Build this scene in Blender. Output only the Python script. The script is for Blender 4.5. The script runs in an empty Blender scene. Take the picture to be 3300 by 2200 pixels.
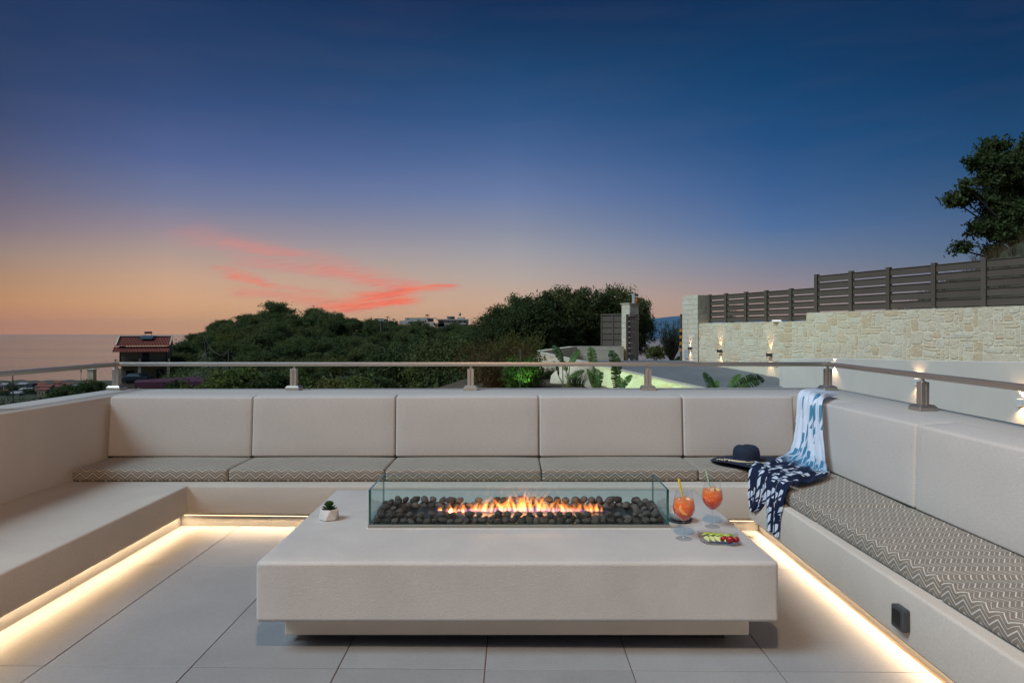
import bpy, bmesh, math, random
import numpy as np
from mathutils import Vector, Matrix, noise as mnoise
R = math.radians
PI = math.pi
S = bpy.context.scene
C = S.collection

# ------------------------------------------------------------------ camera
H = 1.37            # eye height over the terrace floor
F = 2200.0          # focal length in photo pixels (24 mm on a 36 mm wide frame, 3300 px)
cam_d = bpy.data.cameras.new('camera')
cam_d.lens = 24.0; cam_d.sensor_width = 36.0
cam_d.shift_y = -31 / 3300
cam_d.clip_start = 0.05; cam_d.clip_end = 120000
cam = bpy.data.objects.new('camera', cam_d); C.objects.link(cam)
cam.location = (0, 0, H); cam.rotation_euler = (R(90), 0, 0)
S.camera = cam
S.render.engine = 'CYCLES'
S.view_settings.view_transform = 'Standard'
S.view_settings.look = 'None'
S.view_settings.gamma = 1.0
S.view_settings.exposure = 0.0
S.view_settings.use_curve_mapping = False
cy = S.cycles
cy.max_bounces = 7; cy.diffuse_bounces = 3; cy.glossy_bounces = 3
cy.transmission_bounces = 6; cy.transparent_max_bounces = 24; cy.volume_bounces = 0
cy.caustics_reflective = False; cy.caustics_refractive = False
cy.sample_clamp_indirect = 4.0
cy.use_denoising = True

def s2l(c):
    c = c / 255.0
    return c / 12.92 if c <= 0.04045 else ((c + 0.055) / 1.055) ** 2.4
def rgb(r, g, b): return (s2l(r), s2l(g), s2l(b), 1.0)

# ------------------------------------------------------------------ node helper
class N:
    def __init__(s, tree): s.t = tree; s.n = tree.nodes; s.l = tree.links
    def new(s, typ, **kw):
        n = s.n.new(typ)
        for k, v in kw.items(): setattr(n, k, v)
        return n
    def put(s, sock, v):
        if isinstance(v, bpy.types.NodeSocket): s.l.new(v, sock)
        elif v is not None:
            try: sock.default_value = v
            except Exception: sock.default_value = (*v, 1.0) if len(v) == 3 else v[:3]
    def m(s, op, a, b=None, c=None, clamp=False):
        n = s.n.new('ShaderNodeMath'); n.operation = op; n.use_clamp = clamp
        s.put(n.inputs[0], a)
        if b is not None: s.put(n.inputs[1], b)
        if c is not None: s.put(n.inputs[2], c)
        return n.outputs[0]
    def mix(s, f, a, b, mode='MIX'):
        n = s.n.new('ShaderNodeMix'); n.data_type = 'RGBA'; n.blend_type = mode
        s.put(n.inputs[0], f); s.put(n.inputs[6], a); s.put(n.inputs[7], b)
        return n.outputs[2]
    def ramp(s, f, stops, interp='LINEAR'):
        n = s.n.new('ShaderNodeValToRGB'); cr = n.color_ramp; cr.interpolation = interp
        while len(cr.elements) > 1: cr.elements.remove(cr.elements[-1])
        for i, (p, c) in enumerate(stops):
            e = cr.elements[0] if i == 0 else cr.elements.new(p)
            e.position = p; e.color = c if len(c) == 4 else (*c, 1)
        s.put(n.inputs[0], f); return n.outputs[0]
    def noise(s, vec, scale, detail=3, rough=0.5, dist=0.0):
        n = s.n.new('ShaderNodeTexNoise'); n.inputs['Scale'].default_value = scale
        n.inputs['Detail'].default_value = detail; n.inputs['Roughness'].default_value = rough
        n.inputs['Distortion'].default_value = dist
        if vec is not None: s.put(n.inputs['Vector'], vec)
        return n.outputs['Fac']
    def mapr(s, v, a, b, c=0.0, d=1.0, smooth=False):
        n = s.n.new('ShaderNodeMapRange')
        if smooth: n.interpolation_type = 'SMOOTHSTEP'
        s.put(n.inputs[0], v)
        for i, x in enumerate((a, b, c, d)): n.inputs[1 + i].default_value = x
        return n.outputs[0]
    def comb(s, x, y, z):
        n = s.n.new('ShaderNodeCombineXYZ')
        s.put(n.inputs[0], x); s.put(n.inputs[1], y); s.put(n.inputs[2], z); return n.outputs[0]
    def sep(s, v):
        n = s.n.new('ShaderNodeSeparateXYZ'); s.put(n.inputs[0], v); return n.outputs

# ------------------------------------------------------------------ sky: dusk gradient by direction, sunset low on the left
SKY_STRENGTH = 1.0
W = bpy.data.worlds.new('World'); S.world = W; W.use_nodes = True
w = N(W.node_tree); w.n.clear()
wout = w.new('ShaderNodeOutputWorld'); wbg = w.new('ShaderNodeBackground')
w.l.new(wbg.outputs[0], wout.inputs[0]); wbg.inputs[1].default_value = SKY_STRENGTH
tc = w.new('ShaderNodeTexCoord').outputs['Generated']
vx, vy, vz = w.sep(tc)
hl = w.m('SQRT', w.m('ADD', w.m('MULTIPLY', vx, vx), w.m('MULTIPLY', vy, vy)))
dot = w.m('DIVIDE', w.m('ADD', w.m('MULTIPLY', vx, -0.62), w.m('MULTIPLY', vy, 0.785)), w.m('MAXIMUM', hl, 1e-4))
ang = w.m('ARCCOSINE', w.m('MINIMUM', dot, 0.9999))
zz = w.m('MAXIMUM', vz, 0.0)
def rampz(stops): return w.ramp(zz, [(p_, rgb(*c)) for p_, c in stops])
r_far_left = rampz([(0,(203,130,86)),(.011,(200,130,86)),(.036,(196,143,98)),(.065,(176,139,110)),(.094,(155,134,125)),(.122,(132,118,128)),(.158,(109,104,124)),(.205,(80,88,121)),(.25,(60,74,112)),(.29,(46,66,104)),(.345,(37,58,96)),(.437,(24,46,86)),(1,(12,30,66))])
r_left = rampz([(0,(216,155,104)),(.013,(216,159,110)),(.04,(218,168,126)),(.072,(204,165,138)),(.104,(177,155,146)),(.135,(150,138,150)),(.173,(114,122,154)),(.225,(82,100,148)),(.29,(54,78,124)),(.34,(40,66,108)),(.437,(22,48,88)),(1,(12,30,66))])
r_mid = rampz([(0,(217,166,124)),(.013,(216,171,133)),(.045,(206,172,148)),(.081,(182,169,162)),(.117,(160,158,166)),(.152,(135,142,163)),(.196,(106,125,166)),(.25,(75,103,150)),(.30,(50,86,134)),(.356,(31,71,114)),(.40,(22,57,98)),(.437,(18,47,87)),(1,(12,30,66))])
r_right = rampz([(0,(188,150,130)),(.042,(166,146,141)),(.076,(138,135,150)),(.11,(107,126,156)),(.142,(80,112,158)),(.183,(61,98,148)),(.25,(34,80,130)),(.333,(17,64,108)),(.40,(15,52,92)),(.437,(14,45,84)),(1,(12,30,66))])
r_far_right = rampz([(0,(150,126,125)),(.03,(136,124,132)),(.065,(112,120,138)),(.095,(86,110,138)),(.124,(72,100,137)),(.159,(56,90,128)),(.22,(30,74,116)),(.295,(13,57,98)),(.345,(15,50,89)),(.437,(12,40,78)),(1,(12,30,66))])
sky = w.mix(w.mapr(ang, .01, .20), r_far_left, r_left)
sky = w.mix(w.mapr(ang, .20, .668), sky, r_mid)
sky = w.mix(w.mapr(ang, .668, 1.03), sky, r_right)
sky = w.mix(w.mapr(ang, 1.03, 1.29), sky, r_far_right)
# faint unevenness of the air
un = w.noise(w.comb(w.m('MULTIPLY', vx, 1.2), vy, w.m('MULTIPLY', vz, 9.0)), 3.0, 3, 0.5)
sky = w.mix(w.m('MULTIPLY', w.m('ABSOLUTE', w.m('SUBTRACT', un, 0.5)), 0.07), sky, rgb(190,140,140))
# lit cirrus streaks (coordinates: tangent of azimuth, tangent of elevation)
front = w.m('GREATER_THAN', vy, 0.05); yy = w.m('MAXIMUM', vy, 0.05)
P = w.m('DIVIDE', vx, yy); Q = w.m('DIVIDE', vz, yy)
wn = w.noise(w.comb(w.m('MULTIPLY', P, 9.0), w.m('MULTIPLY', Q, 45.0), 0.3), 1.0, 4, 0.6)
wn2 = w.noise(w.comb(w.m('MULTIPLY', P, 14.0), w.m('MULTIPLY', Q, 90.0), 4.3), 1.0, 5, 0.6)
P2 = w.m('ADD', P, w.m('MULTIPLY', w.m('SUBTRACT', wn, 0.5), 0.05))
Q2 = w.m('ADD', Q, w.m('MULTIPLY', w.m('SUBTRACT', wn2, 0.5), 0.022))
segs = [(2100,580,1720,610,22,1.0,1),(1740,612,1400,675,42,.95,1),(1700,695,1120,765,34,1.0,1),(1420,672,1150,742,34,.75,1),
        (1700,575,1060,440,46,.72,.5),(1450,500,960,350,50,.5,.2),(250,225,780,320,38,.75,.1),(400,372,1050,450,36,.6,0),
        (0,160,330,250,60,.35,.1),(150,428,430,505,18,.6,.5),(285,485,545,572,24,.75,.7),(540,575,985,617,20,.5,.4),
        (370,632,900,680,26,.6,.5),(890,675,1220,745,36,.7,.6)]
dens = None; hot = None
for (x1, y1, x2, y2, wd, st, ht) in segs:
    a = ((650 + x1/2.613 - 1650)/F, (1069 - 700 - y1/2.613)/F); b = ((650 + x2/2.613 - 1650)/F, (1069 - 700 - y2/2.613)/F)
    dx, dy = b[0]-a[0], b[1]-a[1]; L2 = dx*dx + dy*dy
    px = w.m('SUBTRACT', P2, a[0]); py = w.m('SUBTRACT', Q2, a[1])
    t = w.m('DIVIDE', w.m('ADD', w.m('MULTIPLY', px, dx), w.m('MULTIPLY', py, dy)), L2, clamp=True)
    ex = w.m('SUBTRACT', px, w.m('MULTIPLY', t, dx)); ey = w.m('SUBTRACT', py, w.m('MULTIPLY', t, dy))
    d = w.m('SQRT', w.m('ADD', w.m('MULTIPLY', w.m('MULTIPLY', ex, ex), 0.12), w.m('MULTIPLY', ey, ey)))
    v = w.mapr(d, 0.0, wd/2.613/F*2.6, st, 0.0, smooth=True)
    dens = v if dens is None else w.m('MAXIMUM', dens, v)
    h = w.m('MULTIPLY', v, ht); hot = h if hot is None else w.m('MAXIMUM', hot, h)
wn3 = w.noise(w.comb(w.m('MULTIPLY', P, 22.0), w.m('MULTIPLY', w.m('ADD', Q, w.m('MULTIPLY', P, -.12)), 260.0), 7.7), 1.0, 5, 0.62)
tex = w.m('MULTIPLY', w.mapr(wn2, 0.28, 0.60, 0.5, 1.0), w.mapr(wn3, .33, .60, .62, 1.15))
dens = w.m('MULTIPLY', w.m('MULTIPLY', dens, tex), w.m('MULTIPLY', front, .97), clamp=True)
ccol = w.mix(w.m('MULTIPLY', hot, 1.15, clamp=True), rgb(214,140,132), rgb(255,116,84))
ccol = w.mix(w.mapr(wn3, .50, .68, 0, .45), ccol, rgb(176,120,126))
sky = w.mix(w.m('MINIMUM', dens, 1.0), sky, ccol)
w.l.new(sky, wbg.inputs[0])

# ------------------------------------------------------------------ lights
# soft blue light of the twilight dome overhead
SUN_E = 3.0
sd = bpy.data.lights.new('sun', 'SUN'); sd.energy = SUN_E; sd.angle = R(26); sd.color = (0.63, 0.835, 1.0)
sun = bpy.data.objects.new('sun', sd); C.objects.link(sun)
sun.rotation_euler = Vector((0.60, 0.30, -0.72)).to_track_quat('-Z', 'Y').to_euler()
# the house lamp above the terrace, straight over the camera (its shadows are in the photo)
LAMP_W = 540
def lamp(name, typ, loc, energy, color, direction=None, parent=None, **kw):
    d = bpy.data.lights.new(name, typ); d.energy = energy; d.color = color
    for k, v in kw.items(): setattr(d, k, v)
    o = bpy.data.objects.new(name, d); C.objects.link(o)
    o.location = loc
    if direction is not None: o.rotation_euler = Vector(direction).to_track_quat('-Z', 'Y').to_euler()
    if parent is not None:
        o.parent = parent; o.location = Vector(loc) - org(parent)
    return o
lamp('terrace_lamp', 'POINT', (0, 0.05, 4.46), LAMP_W, (1.0, 0.67, 0.40), shadow_soft_size=0.11)

# ------------------------------------------------------------------ mesh helpers
def org(o):
    v = Vector((0, 0, 0))
    while o is not None: v += Vector(o.location); o = o.parent
    return v
def tag(o, label=None, cat=None, group=None, kind=None):
    if label: o['label'] = label
    if cat: o['category'] = cat
    if group: o['group'] = group
    if kind: o['kind'] = kind
    return o
def thing(name, label, cat, loc=(0, 0, 0), group=None):
    o = bpy.data.objects.new(name, None); C.objects.link(o); o.location = loc
    o.empty_display_size = 0.1
    return tag(o, label, cat, group)
def link(name, me, parent=None, loc=None):
    o = bpy.data.objects.new(name, me); C.objects.link(o)
    if parent is not None: o.parent = parent
    if loc is not None: o.location = loc
    return o

class MB:
    def __init__(s): s.v = []; s.f = []; s.uv = {}; s.mi = []; s.cur = 0
    def face(s, idx): s.f.append(tuple(idx)); s.mi.append(s.cur)
    def poly(s, pts):
        n = len(s.v); s.v += [tuple(p) for p in pts]; s.face(range(n, n + len(pts))); return s
    def box(s, x0, x1, y0, y1, z0, z1):
        n = len(s.v)
        s.v += [(x0,y0,z0),(x1,y0,z0),(x1,y1,z0),(x0,y1,z0),(x0,y0,z1),(x1,y0,z1),(x1,y1,z1),(x0,y1,z1)]
        for q in ((0,3,2,1),(4,5,6,7),(0,1,5,4),(1,2,6,5),(2,3,7,6),(3,0,4,7)): s.face([n + i for i in q])
        return s
    def obox(s, c, ax, ay, az):
        """box by centre and three half-axis vectors"""
        c, ax, ay, az = map(Vector, (c, ax, ay, az)); n = len(s.v)
        for sz in (-1, 1):
            for sx, sy in ((-1,-1),(1,-1),(1,1),(-1,1)): s.v.append(tuple(c + ax*sx + ay*sy + az*sz))
        for q in ((0,3,2,1),(4,5,6,7),(0,1,5,4),(1,2,6,5),(2,3,7,6),(3,0,4,7)): s.face([n + i for i in q])
        return s
    def prism(s, pts, z0, z1):
        """pts: plan polygon counter-clockwise; z0/z1 numbers or functions of (x,y)"""
        n = len(s.v); k = len(pts)
        f0 = z0 if callable(z0) else (lambda x, y: z0); f1 = z1 if callable(z1) else (lambda x, y: z1)
        s.v += [(x, y, f0(x, y)) for x, y in pts] + [(x, y, f1(x, y)) for x, y in pts]
        s.face([n + i for i in range(k)][::-1]); s.face([n + k + i for i in range(k)])
        for i in range(k): j = (i + 1) % k; s.face((n+i, n+j, n+k+j, n+k+i))
        return s
    def tube(s, pts, rad, seg=8, cap=True, flat=1.0):
        pts = [Vector(p) for p in pts]; n0 = len(s.v)
        if not hasattr(rad, '__len__'): rad = [rad] * len(pts)
        up = Vector((0.13, 0.21, 1)).normalized(); prev = None
        for i, p in enumerate(pts):
            d = (pts[min(i+1, len(pts)-1)] - pts[max(i-1, 0)]).normalized()
            a = d.cross(up if prev is None else prev)
            if prev is None: a = d.cross(up)
            else: a = (prev - d * prev.dot(d))
            if a.length < 1e-5: a = d.cross(Vector((1, 0.2, 0)))
            a.normalize(); prev = a; b = d.cross(a)
            for k in range(seg):
                t = 2*PI*k/seg
                s.v.append(tuple(p + (a*math.cos(t) + b*math.sin(t)*flat) * rad[i]))
        for i in range(len(pts)-1):
            for k in range(seg):
                k2 = (k+1) % seg
                s.face((n0+i*seg+k, n0+i*seg+k2, n0+(i+1)*seg+k2, n0+(i+1)*seg+k))
        if cap:
            s.face([n0+k for k in range(seg)][::-1]); s.face([n0+(len(pts)-1)*seg+k for k in range(seg)])
        return s
    def lathe(s, prof, seg=24, c=(0, 0, 0), close=False):
        n0 = len(s.v); m = len(prof)
        for (r, z) in prof:
            for k in range(seg):
                t = 2*PI*k/seg; s.v.append((c[0]+r*math.cos(t), c[1]+r*math.sin(t), c[2]+z))
        for i in range(m-1):
            for k in range(seg):
                k2 = (k+1) % seg; s.face((n0+i*seg+k, n0+i*seg+k2, n0+(i+1)*seg+k2, n0+(i+1)*seg+k))
        if close: s.face([n0+k for k in range(seg)][::-1]); s.face([n0+(m-1)*seg+k for k in range(seg)])
        return s
    def build(s, name, mats, parent=None, smooth=False, bevel=0, seg=2, world=True, angle=35):
        me = bpy.data.meshes.new(name)
        o_ = org(parent) if (world and parent is not None) else Vector((0, 0, 0))
        me.from_pydata([(a-o_[0], b-o_[1], c-o_[2]) for a, b, c in s.v], [], s.f)
        if not isinstance(mats, (list, tuple)): mats = [mats]
        for m_ in mats: me.materials.append(m_)
        if len(mats) > 1: me.polygons.foreach_set('material_index', s.mi)
        if bevel:
            bm = bmesh.new(); bm.from_mesh(me)
            bmesh.ops.remove_doubles(bm, verts=bm.verts, dist=1e-5)
            es = [e for e in bm.edges if len(e.link_faces) == 2 and e.calc_face_angle(0) > R(angle)]
            bmesh.ops.bevel(bm, geom=es, offset=bevel, segments=seg, profile=0.5, affect='EDGES', clamp_overlap=True)
            bm.to_mesh(me); bm.free()
        if smooth:
            me.polygons.foreach_set('use_smooth', [True]*len(me.polygons))
            try: me.set_sharp_from_angle(angle=R(smooth if smooth is not True else 60))
            except Exception: pass
        me.update()
        return link(name, me, parent)

def fast_mesh(name, V, Fc, mats, mi=None):
    """V (n,3), Fc (m,k) numpy"""
    me = bpy.data.meshes.new(name); V = np.asarray(V, np.float32); Fc = np.asarray(Fc, np.int32)
    me.vertices.add(len(V)); me.vertices.foreach_set('co', V.ravel())
    k = Fc.shape[1]; m = len(Fc)
    me.loops.add(m*k); me.loops.foreach_set('vertex_index', Fc.ravel())
    me.polygons.add(m); me.polygons.foreach_set('loop_start', np.arange(0, m*k, k, dtype=np.int32))
    try: me.polygons.foreach_set('loop_total', np.full(m, k, np.int32))
    except Exception: pass
    for x in (mats if isinstance(mats, (list, tuple)) else [mats]): me.materials.append(x)
    if mi is not None: me.polygons.foreach_set('material_index', np.asarray(mi, np.int32))
    me.update(calc_edges=True); me.validate()
    return me

# ------------------------------------------------------------------ materials
def M(name, col=(.5,.5,.5), rough=.6, metal=0, spec=.5, **kw):
    m_ = bpy.data.materials.new(name); m_.use_nodes = True
    b = m_.node_tree.nodes['Principled BSDF']
    b.inputs['Base Color'].default_value = (*col[:3], 1); b.inputs['Roughness'].default_value = rough
    b.inputs['Metallic'].default_value = metal; b.inputs['Specular IOR Level'].default_value = spec
    for k, v in kw.items(): b.inputs[k].default_value = v
    return m_
def nodes(m_):
    n = N(m_.node_tree); return n, m_.node_tree.nodes['Principled BSDF']
def objco(n): return n.new('ShaderNodeTexCoord').outputs['Object']
def worldpos(n): return n.new('ShaderNodeNewGeometry').outputs['Position']
def bump(n, b, h, strength=.3, dist=.005):
    bp = n.new('ShaderNodeBump'); bp.inputs['Strength'].default_value = strength; bp.inputs['Distance'].default_value = dist
    n.put(bp.inputs['Height'], h); n.l.new(bp.outputs[0], b.inputs['Normal'])
def mottled(name, c1, c2, scale=3.0, rough=.7, bscale=60, bs=.25, bd=.003, metal=0, spec=.4, rnd=0.0, fine=0.0):
    m_ = M(name, c1, rough, metal, spec); n, b = nodes(m_); p = worldpos(n)
    f = n.mapr(n.noise(p, scale, 5, .6, .4), .3, .7)
    col = n.mix(f, (*c1, 1), (*c2, 1))
    if fine:
        g = n.noise(p, bscale*2.2, 3, .7)
        col = n.mix(fine, col, n.mix(n.mapr(g, .35, .65), (c1[0]*.55, c1[1]*.55, c1[2]*.55, 1), (min(1, c2[0]*1.3), min(1, c2[1]*1.3), min(1, c2[2]*1.3), 1)))
    if rnd:
        r = n.new('ShaderNodeObjectInfo').outputs['Random']
        col = n.mix(1.0, col, n.comb(n.mapr(r, 0, 1, 1-rnd, 1+rnd), n.mapr(r, 0, 1, 1-rnd, 1+rnd), n.mapr(r, 0, 1, 1-rnd, 1+rnd)), 'MULTIPLY')
    n.l.new(col, b.inputs['Base Color'])
    if bs: bump(n, b, n.noise(p, bscale, 4, .65), bs, bd)
    return m_

plaster = mottled('microcement_plaster', (.54,.485,.42), (.465,.42,.365), 2.2, .72, 70, .45, .003, fine=.22)
plaster_wall = mottled('painted_plaster', (.52,.47,.41), (.455,.415,.37), 1.1, .75, 90, .3, .003, fine=.15)
table_cement = mottled('table_cement', (.535,.51,.475), (.435,.415,.39), 3.0, .62, 130, .6, .003, fine=.30)
tile_mat = mottled('stone_tile', (.275,.278,.28), (.222,.227,.232), 2.2, .52, 40, .15, .001, rnd=.07, fine=.2)
grout = mottled('grout', (.20,.13,.085), (.12,.08,.055), 9, .9, 120, .3)
steel = M('brushed_steel', (.58,.51,.43), .38, 1.0)
n, b = nodes(steel); p = worldpos(n)
n.l.new(n.mapr(n.noise(n.comb(n.m('MULTIPLY', n.sep(p)[0], 3), n.m('MULTIPLY', n.sep(p)[1], 3), n.m('MULTIPLY', n.sep(p)[2], 240)), 1, 2), .3, .7, .42, .56), b.inputs['Roughness'])
frame_metal = M('burner_frame_metal', (.36,.34,.29), .42, .8)
dark_steel = M('dark_burner_steel', (.10,.12,.14), .32, .9)
dark_paint = mottled('taupe_paint', (.130,.094,.066), (.108,.080,.058), 1.5, .5, 60, .1, rnd=.08)
dark_plastic = M('anthracite_plastic', (.045,.047,.052), .45)
black_mat = M('black', (.012,.012,.013), .5)
white_plastic = M('white_enamel', (.72,.70,.67), .4)

def zigzag_mat():
    m_ = M('zigzag_fabric', (.2,.17,.13), .85, spec=.2); n, b = nodes(m_)
    uv = n.new('ShaderNodeUVMap'); u, v, _ = n.sep(uv.outputs[0])
    pp = n.m('PINGPONG', n.m('ADD', u, 5.0), 0.046)
    vv = n.m('ADD', v, n.m('MULTIPLY', pp, 0.80))
    fr = n.m('FRACT', n.m('DIVIDE', n.m('ADD', vv, 10.0), 0.0455))
    def line(c, wd): return n.m('SUBTRACT', 1.0, n.mapr(n.m('ABSOLUTE', n.m('SUBTRACT', fr, c)), wd*.6, wd*1.25))
    ln = n.m('MAXIMUM', line(.25, .070), n.m('MULTIPLY', line(.74, .036), .85))
    p = worldpos(n)
    th = n.noise(p, 900, 2, .5)
    base = n.mix(n.mapr(n.noise(p, 6, 3), .3, .7), (.245,.205,.155,1), (.21,.175,.135,1))
    base = n.mix(n.mapr(th, .3, .7, 0, .35), base, (.10,.085,.065,1))
    col = n.mix(n.m('MULTIPLY', ln, .80), base, (.68,.64,.58,1))
    n.l.new(col, b.inputs['Base Color'])
    b.inputs['Sheen Weight'].default_value = .12
    bump(n, b, n.m('ADD', n.m('MULTIPLY', ln, .5), th), .3, .0012)
    return m_
zigzag = zigzag_mat()
def weave_mat():
    m_ = M('woven_fabric', (.5,.46,.42), .88, spec=.2); n, b = nodes(m_)
    uv = n.new('ShaderNodeUVMap'); u, v, _ = n.sep(uv.outputs[0])
    k = 2*PI/0.0086
    s1 = n.m('SINE', n.m('MULTIPLY', u, k)); s2 = n.m('SINE', n.m('MULTIPLY', v, k))
    pr = n.m('ADD', n.m('MULTIPLY', n.mapr(n.m('MULTIPLY', s1, s2), -.75, .75), .7), n.m('MULTIPLY', n.mapr(n.noise(n.comb(n.m('MULTIPLY', u, 40), n.m('MULTIPLY', v, 160), 0), 1, 3, .7), .3, .7), .3))
    p = worldpos(n)
    big = n.mapr(n.noise(p, 3.0, 4), .3, .7)
    a = n.mix(big, (.69,.64,.59,1), (.645,.60,.555,1))
    col = n.mix(pr, a, (.36,.32,.28,1))
    n.l.new(col, b.inputs['Base Color']); b.inputs['Sheen Weight'].default_value = .15
    bump(n, b, n.m('ADD', n.m('MULTIPLY', pr, -.5), n.m('MULTIPLY', n.noise(p, 9, 3), 1.2)), .5, .0018)
    return m_
weave = weave_mat()
piping_mat = M('dark_piping', (.12,.105,.09), .8)

def stone_mat(name, cols, rnd_scale=1.0):
    m_ = M(name, cols[0], .82, spec=.25); n, b = nodes(m_)
    r = n.new('ShaderNodeObjectInfo').outputs['Random']; p = worldpos(n)
    k = len(cols)
    c = n.ramp(r, [(i/k, (*cols[i], 1)) for i in range(k)], 'CONSTANT')
    st = n.mapr(n.noise(p, 4.0, 5, .65, .6), .35, .72)
    c = n.mix(n.m('MULTIPLY', st, .42), c, (.60,.48,.31,1))
    pit = n.mapr(n.noise(p, 26, 4, .7), .30, .50)
    c = n.mix(n.m('MULTIPLY', n.m('SUBTRACT', 1.0, pit), .35), c, (.30,.23,.15,1))
    n.l.new(c, b.inputs['Base Color'])
    bump(n, b, n.m('ADD', n.noise(p, 14, 5, .7), n.m('MULTIPLY', n.noise(p, 60, 3, .6), .3)), .75, .03)
    return m_
cream_stone = stone_mat('cream_rubble_stone', [(.86,.68,.46),(.88,.73,.51),(.80,.57,.34),(.86,.70,.48),(.88,.74,.53),(.83,.62,.40),(.86,.68,.46),(.84,.70,.50)])
block_stone = stone_mat('cut_limestone', [(.80,.67,.50),(.76,.62,.45),(.83,.70,.53),(.78,.64,.47),(.82,.69,.52)])
mortar = mottled('pale_mortar', (.85,.71,.50), (.80,.66,.45), 4, .9, 30, .6, .01)
asphalt = mottled('driveway_concrete', (.20,.195,.19), (.165,.16,.155), .9, .85, 40, .3, .004)
soil = mottled('garden_soil', (.13,.085,.045), (.075,.05,.028), 2.5, .95, 22, .9, .03)
bark = mottled('bark', (.075,.058,.042), (.045,.036,.028), 6, .9, 30, .8, .02)

def leaf_mat(name, c1, c2, rough=.75, trans=.38, c3=None, sc=.7, dead=None):
    m_ = bpy.data.materials.new(name); m_.use_nodes = True; n = N(m_.node_tree)
    b = m_.node_tree.nodes['Principled BSDF']; p = worldpos(n)
    f = n.mapr(n.noise(p, sc, 3), .32, .68)
    col = n.mix(f, (*c1, 1), (*c2, 1))
    g = n.new('ShaderNodeNewGeometry').outputs['Random Per Island']
    k = n.mapr(g, 0, 1, .75, 1.25)
    col = n.mix(1.0, col, n.comb(k, k, k), 'MULTIPLY')
    r = n.new('ShaderNodeObjectInfo').outputs['Random']
    if c3 is not None: col = n.mix(n.mapr(r, .55, 1.0, 0, .65), col, (*c3, 1))
    if dead is not None: col = n.mix(n.m('GREATER_THAN', g, 1-dead), col, (.16,.10,.04,1))
    n.l.new(col, b.inputs['Base Color']); b.inputs['Roughness'].default_value = rough
    b.inputs['Specular IOR Level'].default_value = .10
    tr = n.new('ShaderNodeBsdfTranslucent'); n.l.new(col, tr.inputs[0])
    mx = n.new('ShaderNodeMixShader'); mx.inputs[0].default_value = trans
    n.l.new(b.outputs[0], mx.inputs[1]); n.l.new(tr.outputs[0], mx.inputs[2])
    n.l.new(mx.outputs[0], m_.node_tree.nodes['Material Output'].inputs[0])
    return m_
olive_leaf = leaf_mat('olive_foliage', (.10,.125,.040), (.155,.175,.062), c3=(.14,.135,.042), sc=.25)
dark_leaf = leaf_mat('dark_foliage', (.065,.085,.030), (.10,.12,.042), sc=.6)
bush_leaf = leaf_mat('bush_foliage', (.115,.15,.038), (.17,.19,.05), c3=(.19,.16,.045), sc=.9, dead=.05)
dry_leaf = leaf_mat('dry_brown_foliage', (.16,.095,.035), (.11,.085,.035), sc=1.2)
# ================================================================== TERRACE
rng = random.Random(7)
def zf(x): return -0.0075 * (x + 2.34)      # the floor falls slightly to the drain at the right
floor = MB().prism([(-2.6,-3.0),(1.95,-3.0),(1.95,5.0),(-2.6,5.0)], lambda x, y: zf(x)-.16, lambda x, y: zf(x)-.006).build('floor', grout)
tag(floor, 'pale terrace floor of large stone tiles between the benches', kind='structure')
xs = [-2.345] + [-1.926 + .605*i for i in range(0, 7)]
xs = [x for x in xs if x < 1.70] + [1.725]
ys = [-2.03, -.82, .39, 1.60, 2.81, 4.024, 4.86]
for i in range(len(xs)-1):
    for j in range(len(ys)-1):
        g = .0022; dz = rng.uniform(-.0006, .0006)
        a, b_, c, d = xs[i]+g, xs[i+1]-g, ys[j]+g, ys[j+1]-g
        MB().prism([(a,c),(b_,c),(b_,d),(a,d)], lambda x, y: zf(x)-.006, lambda x, y: zf(x)+dz).build('floor_tile', tile_mat, floor, bevel=.0012, seg=1)

# built-in bench (one U of plaster)
bench = thing('masonry_bench', 'low cream plaster bench built in along three sides of the terrace', 'bench', (0, 4.8, 0))
YB = 4.76
def zb_under(x, y): return .10 - .0107*(x + 2.26)
MB().prism([(-3.30,-1.6),(-2.263,-1.6),(-2.263,YB),(1.665,YB),(1.61,-1.6),(2.60,-1.6),(2.60,5.70),(-3.30,5.70)],
           zb_under, .300).build('seat_slab', plaster, bench, bevel=.016, seg=3, smooth=40)
skm = tile_mat
def skirt(x0, x1, y0, y1):
    MB().prism([(x0,y0),(x1,y0),(x1,y1),(x0,y1)], lambda x, y: zf(x)-.006, lambda x, y: zb_under(x, y)+.004).build('skirting_tile', skm, bench, bevel=.001, seg=1)
x = -2.343
for xe in (-1.70, -1.10, -.49, .11, .72, 1.32, 1.745):
    skirt(x+.001, xe-.001, 4.835, 4.86); x = xe
y = 4.834
while y > -1.5:
    y2 = y-1.21; skirt(-2.368, -2.343, y2+.001, y-.001); skirt(1.745, 1.77, y2+.001, y-.001); y = y2
MB().box(-3.2,-2.37,-1.5,4.86,-.1,.098).build('bench_core', plaster, bench)
MB().prism([(-3.2,4.862),(2.5,4.862),(2.5,5.6),(-3.2,5.6)], -.1, .04).build('bench_core', plaster, bench)
MB().box(1.772,2.5,-1.5,4.858,-.1,.04).build('bench_core', plaster, bench)

# parapet
parapet = thing('parapet_wall', 'cream plastered parapet wall behind the benches carrying the steel railing', 'wall', (0, 5.8, 0))
MB().prism([(-3.54,-1.7),(-3.19,-1.7),(-3.19,5.56),(2.475,5.56),(2.45,-1.7),(2.577,-1.7),(2.936,6.27),(-3.565,6.12)][::1], -1.3, .86).build('wall', plaster_wall, parapet, bevel=.012, seg=2, smooth=40)

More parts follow.
